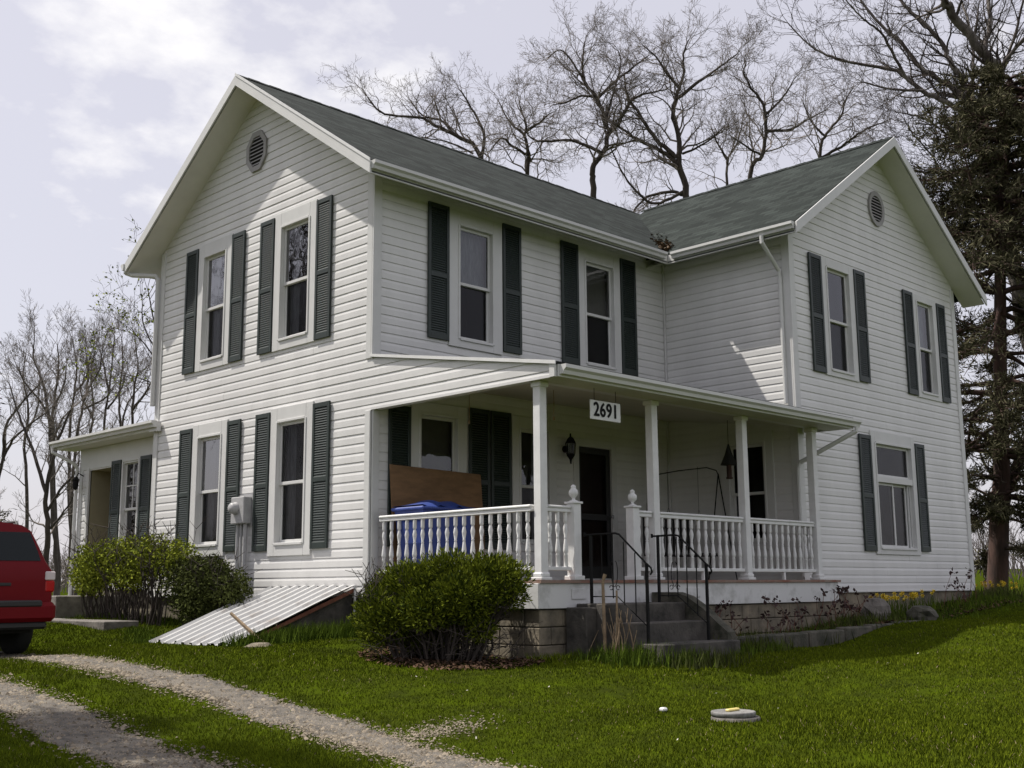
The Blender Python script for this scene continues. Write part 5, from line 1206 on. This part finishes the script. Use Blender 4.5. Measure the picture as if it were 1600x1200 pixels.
# forsythia by the gable wall
c3=(-.72,5.0); z3=gz(*c3); fo_=empty('yellow_green_bush',(c3[0],c3[1],z3),'tall loose yellow-green bush with bare lower stems by the rear entry','bush')
bl=[(-.78,6.5,.46,.34,.38,.36),(-.75,6.15,.55,.38,.50,.34),(-.7,5.4,.62,.36,.5,.32),(-.65,4.7,.62,.34,.5,.32),(-.6,4.0,.52,.32,.46,.34),(-.9,6.2,.25,.3,.5,.26),(-.75,5.1,.30,.3,.6,.24)]
P_,D_=blobpts(rs,bl,19000,.85); leafcloud('foliage',P_,.05,.5,M['forsythia'],fo_,rs,.35)
segs=[]
for k in range(95):
    y=r.uniform(3.9,6.9); segs+=stems(r,(-.72,3.9+(y-3.9)*.8+.3),1,.12,lambda a:(-.72+r.gauss(0,.18),y+r.gauss(0,.1),r.uniform(.5,1.05)),None,None,.8,1,z3,.011)
link('stems',seg_mesh('stems',np.array(segs),M['bark'],4),fo_)
# dull green bush beside it
c4=(-.75,2.75); z4=gz(*c4); b4=empty('leafy_bush',(c4[0],c4[1],z4),'rounded dull green leafy bush under the electric meter beside the hatch','bush')
bl=[(-.72,2.85,.12,.42,.50,.42),(-.70,3.45,.18,.36,.40,.38),(-.66,2.30,.05,.30,.34,.34),(-.75,2.9,-.15,.4,.6,.25),(-.62,3.0,.38,.28,.36,.22)]
P_,D_=blobpts(rs,bl,13500,.75); leafcloud('foliage',P_,.055,.45,M['bushdark'],b4,rs,.2)
segs=[]
for k in range(40):
    y=r.uniform(2.2,3.6); segs+=stems(r,(-.72,2.4+(y-2.2)*.6+.1),1,.12,lambda a:(-.72+r.gauss(0,.18),y,r.uniform(.1,.55)),None,None,.8,1,z4,.010)
link('stems',seg_mesh('stems',np.array(segs),M['bark'],4),b4)
# dry stalks left of the steps
c5=(.60,-3.75); z5=gz(*c5); d5=empty('dry_stalks',(c5[0],c5[1],z5),'bundle of dry tan stalks standing left of the front steps','plant')
segs=[]
for k in range(26):
    x=c5[0]+r.gauss(0,.10); y=c5[1]+r.gauss(0,.12); hh=r.uniform(.25,.62); e=(x+r.gauss(0,.08),y+r.gauss(0,.08),z5+hh); mdl=((x+e[0])/2+r.gauss(0,.02),(y+e[1])/2,z5+hh*.5); rr_=r.uniform(.004,.009)
    segs+=[(x,y,z5-.05,*mdl,rr_,rr_*.8),(*mdl,*e,rr_*.8,.003)]
segs+=[(.52,-3.6,z5,.50,-3.6,.15,.022,.018),(.50,-3.6,.15,.52,-3.62,.23,.018,.024),(.60,-3.7,z5,.62,-3.7,.05,.016,.012)]
link('stems',seg_mesh('stems',np.array(segs),M['stick'],5),d5)
# rose stems with dark leaves along the porch skirt
rs=np.random.RandomState(71)
rl=['dark red-leaved rose stems just right of the sloping cheek wall','dark red-leaved rose stems below the third porch post','dark red-leaved rose stems below the last porch post','small dark plant against the wing wall right of the porch end','tall dark-leaved stems near the right corner of the house wing']
for (x,y,hh,n,l) in ((3.2,-3.45,.46,6,rl[0]),(4.5,-3.42,.48,10,rl[1]),(5.9,-3.42,.48,12,rl[2]),(7.0,-3.0,.36,9,rl[3]),(11.3,-2.95,.50,8,rl[4])):
    z=gz(x,y); ro=empty('rose_bush',(x,y,z),l,'plant','rose bushes along the porch'); segs=[];pt=[]
    for k in range(n):
        a=x+rs.randn()*.35; b=y+rs.randn()*.08; tz=z+hh*(.5+.7*rs.rand()); p=(a,b,z-.02); q=(a+rs.randn()*.10,b+rs.randn()*.05,(z+tz)/2); e=(a+rs.randn()*.2,b+rs.randn()*.08,tz)
        segs+=[(*p,*q,.006,.005),(*q,*e,.005,.003)]
        pt+=[np.array(e)+rs.randn(3)*.022 for _ in range(9)]; pt+=[np.array(q)+rs.randn(3)*.02 for _ in range(3)]
    link('stems',seg_mesh('stems',np.array(segs),M['stickred'],4),ro); leafcloud('leaves',np.array(pt),.055,.7,M['rosette'],ro,rs,.2)
# daffodils and green clumps
def clump(x,y,nl,nf,hh,label,name='daffodil_clump',m='tulip',sp=.13,group='daffodils in the flower bed'):
    z=gz(x,y); ro=empty(name,(x,y,z),label,'flowers' if nf else 'plant',group); 
    pts=np.stack([x+rs.randn(nl)*sp,y+rs.randn(nl)*sp*.6,np.full(nl,z)],1); V,Fc,a=blades(pts,hh*(.6+.6*rs.rand(nl)),.018,.35,rs); link('leaves',np_mesh('leaves',V,Fc,M[m],attr=a),ro)
    if nf:
        mb=MB(); sm=[]
        for k in range(nf):
            p=Vector((x+rs.randn()*sp,y+rs.randn()*sp*.6,z)); e=p+Vector((rs.randn()*.04,rs.randn()*.04,hh*(.85+.3*rs.rand()))); sm.append((*p,*e,.004,.003))
            d=Vector((-.6+rs.randn()*.4,-.7+rs.randn()*.4,.2)).normalized(); u=d.cross(Vector((0,0,1))).normalized(); v=u.cross(d)
            mb=MB()
            for q in range(6):
                a=q*math.pi/3; c_=lambda an,rr_,o=0:e+(u*math.cos(an)+v*math.sin(an))*rr_+d*o
                mb.face(e,c_(a-.35,.022),c_(a,.044,-.004),c_(a+.35,.022))
                mb.face(c_(a,.012),c_(a+1.047,.012),c_(a+1.047,.016,.03),c_(a,.016,.03))
            mb.build('flower',M['yellow'],ro,recalc=False)
        link('stems',seg_mesh('stems',np.array(sm),M['tulip'],3),ro); pass
dl=['daffodil clump nearest the porch end, left of the others','daffodil clump with several yellow blooms under the wide ground-floor window','thickest daffodil clump below the right shutter of the wide window','sparse daffodil clump right of the wide window']
for i,(x,y,nl,nf) in enumerate(((7.6,-3.2,60,7),(8.3,-3.1,90,9),(8.9,-3.05,90,12),(9.6,-3.0,50,5))): clump(x,y,nl,nf,.36,dl[i])
clump(14.6,-2.1,120,16,.36,'yellow daffodils at the foot of the pine right of the house',sp=.3); clump(16.0,-2.3,120,14,.36,'yellow daffodils at the far right edge beyond the house',sp=.3)
clump(7.0,-3.55,60,0,.18,'low green leaves around the grey domed boulder','green_plant',group=None); clump(2.25,-3.4,60,0,.36,'dark green leaf clump growing up beside the right handrail','green_plant','bushdark',.07,None)
clump(3.0,-4.2,60,0,.16,'low reddish and green weeds at the foot of the cheek wall','green_plant','bushdark',.2,None); clump(-.25,-.3,60,0,.30,'tall green bulb leaves by the porch corner and hatch pipe','green_plant','tulip',.10,None)
clump(-1.25,-.2,70,0,.20,'low green weeds at the lower corner of the cellar hatch','green_plant','tulip',.16,None)
for i,(x,y,hh) in enumerate(((13.6,-1.8,.35),(17.5,-1.5,.5),(12.9,-2.9,.25))): clump(x,y,260,0,hh,['green leafy weeds just beyond the right corner of the house','green leafy undergrowth far right below the pine','low green plants in front of the right corner of the house'][i],'green_plant','bushdark',.45,None)

# trees standing to the left of the view: they shade the near gravel and show in the gable windows
def offtree(x,y,h,seed,label,t=20):
    r=random.Random(seed); root=empty('bare_tree',(x,y,gz(x,y)),label,'tree','bare trees left of the view'); tk=MB(); segs=[]
    z=gz(x,y)-.2; P=[Vector((x+.25*math.sin(k*.8),y+.2*math.cos(k),z+h*.8*k/8)) for k in range(9)]; tk.tube(P,[.26*(1-.1*k) for k in range(9)],8)
    for k in range(3,9):
        for _ in range(3 if k<8 else 5): grow(r,P[k],Vector((r.gauss(0,1),r.gauss(0,1),.7)).normalized(),h*.34*(1-.05*k),.10-.006*k,1,3,segs,.2,.08,1.0,.012)
    tk.build('trunk',M['bark'],root,recalc=False); link('crown',seg_mesh('crown',np.array(segs)[:,:8],M['bark'],3),root)
offtree(-11.5,17.5,15,201,'tall bare tree out of view, seen only reflected in the gable windows')
offtree(-15,24,17,202,'bare tree far left of the drive, outside the picture')
conifer('pine_tree','pine beside the drive left of the view, shading the near gravel track',(-9.1,1.0,gz(-9.1,1.0)),12.5,lambda r:[(f,[r.uniform(0,6.283) for _ in range(6)],2.0*(1.15-f)+.4) for f in [.30+.035*k for k in range(20)]],93,needle=.18,rad=.2,nd=6)

clump(.45,-4.1,130,0,.24,'green weeds at the left foot of the front steps','green_plant','tulip',.22,None)
clump(1.1,-4.5,300,0,.18,'low grassy weeds along the bottom front step','green_plant','bushdark',.34,None)
clump(2.45,-4.15,120,0,.20,'reddish green weeds where the kerb meets the cheek wall','green_plant','bushdark',.22,None)
for i,(x,y) in enumerate(((3.6,-3.7),(4.7,-3.75),(5.8,-3.7),(6.6,-3.75))): clump(x,y,150,0,.20,['low weeds in the flower bed right of the steps','low weeds in the flower bed below the middle porch bay','low weeds in the flower bed below the last porch bay','low weeds by the far end of the kerb'][i],'green_plant','bushdark',.34,None)
for i,(x,y,hh) in enumerate(((10.6,-2.95,.16),(11.9,-2.95,.18))): clump(x,y,170,0,hh,['low green plants along the wing wall below the right shutters','low green plants near the right corner boards of the wing'][i],'green_plant','tulip',.4,None)
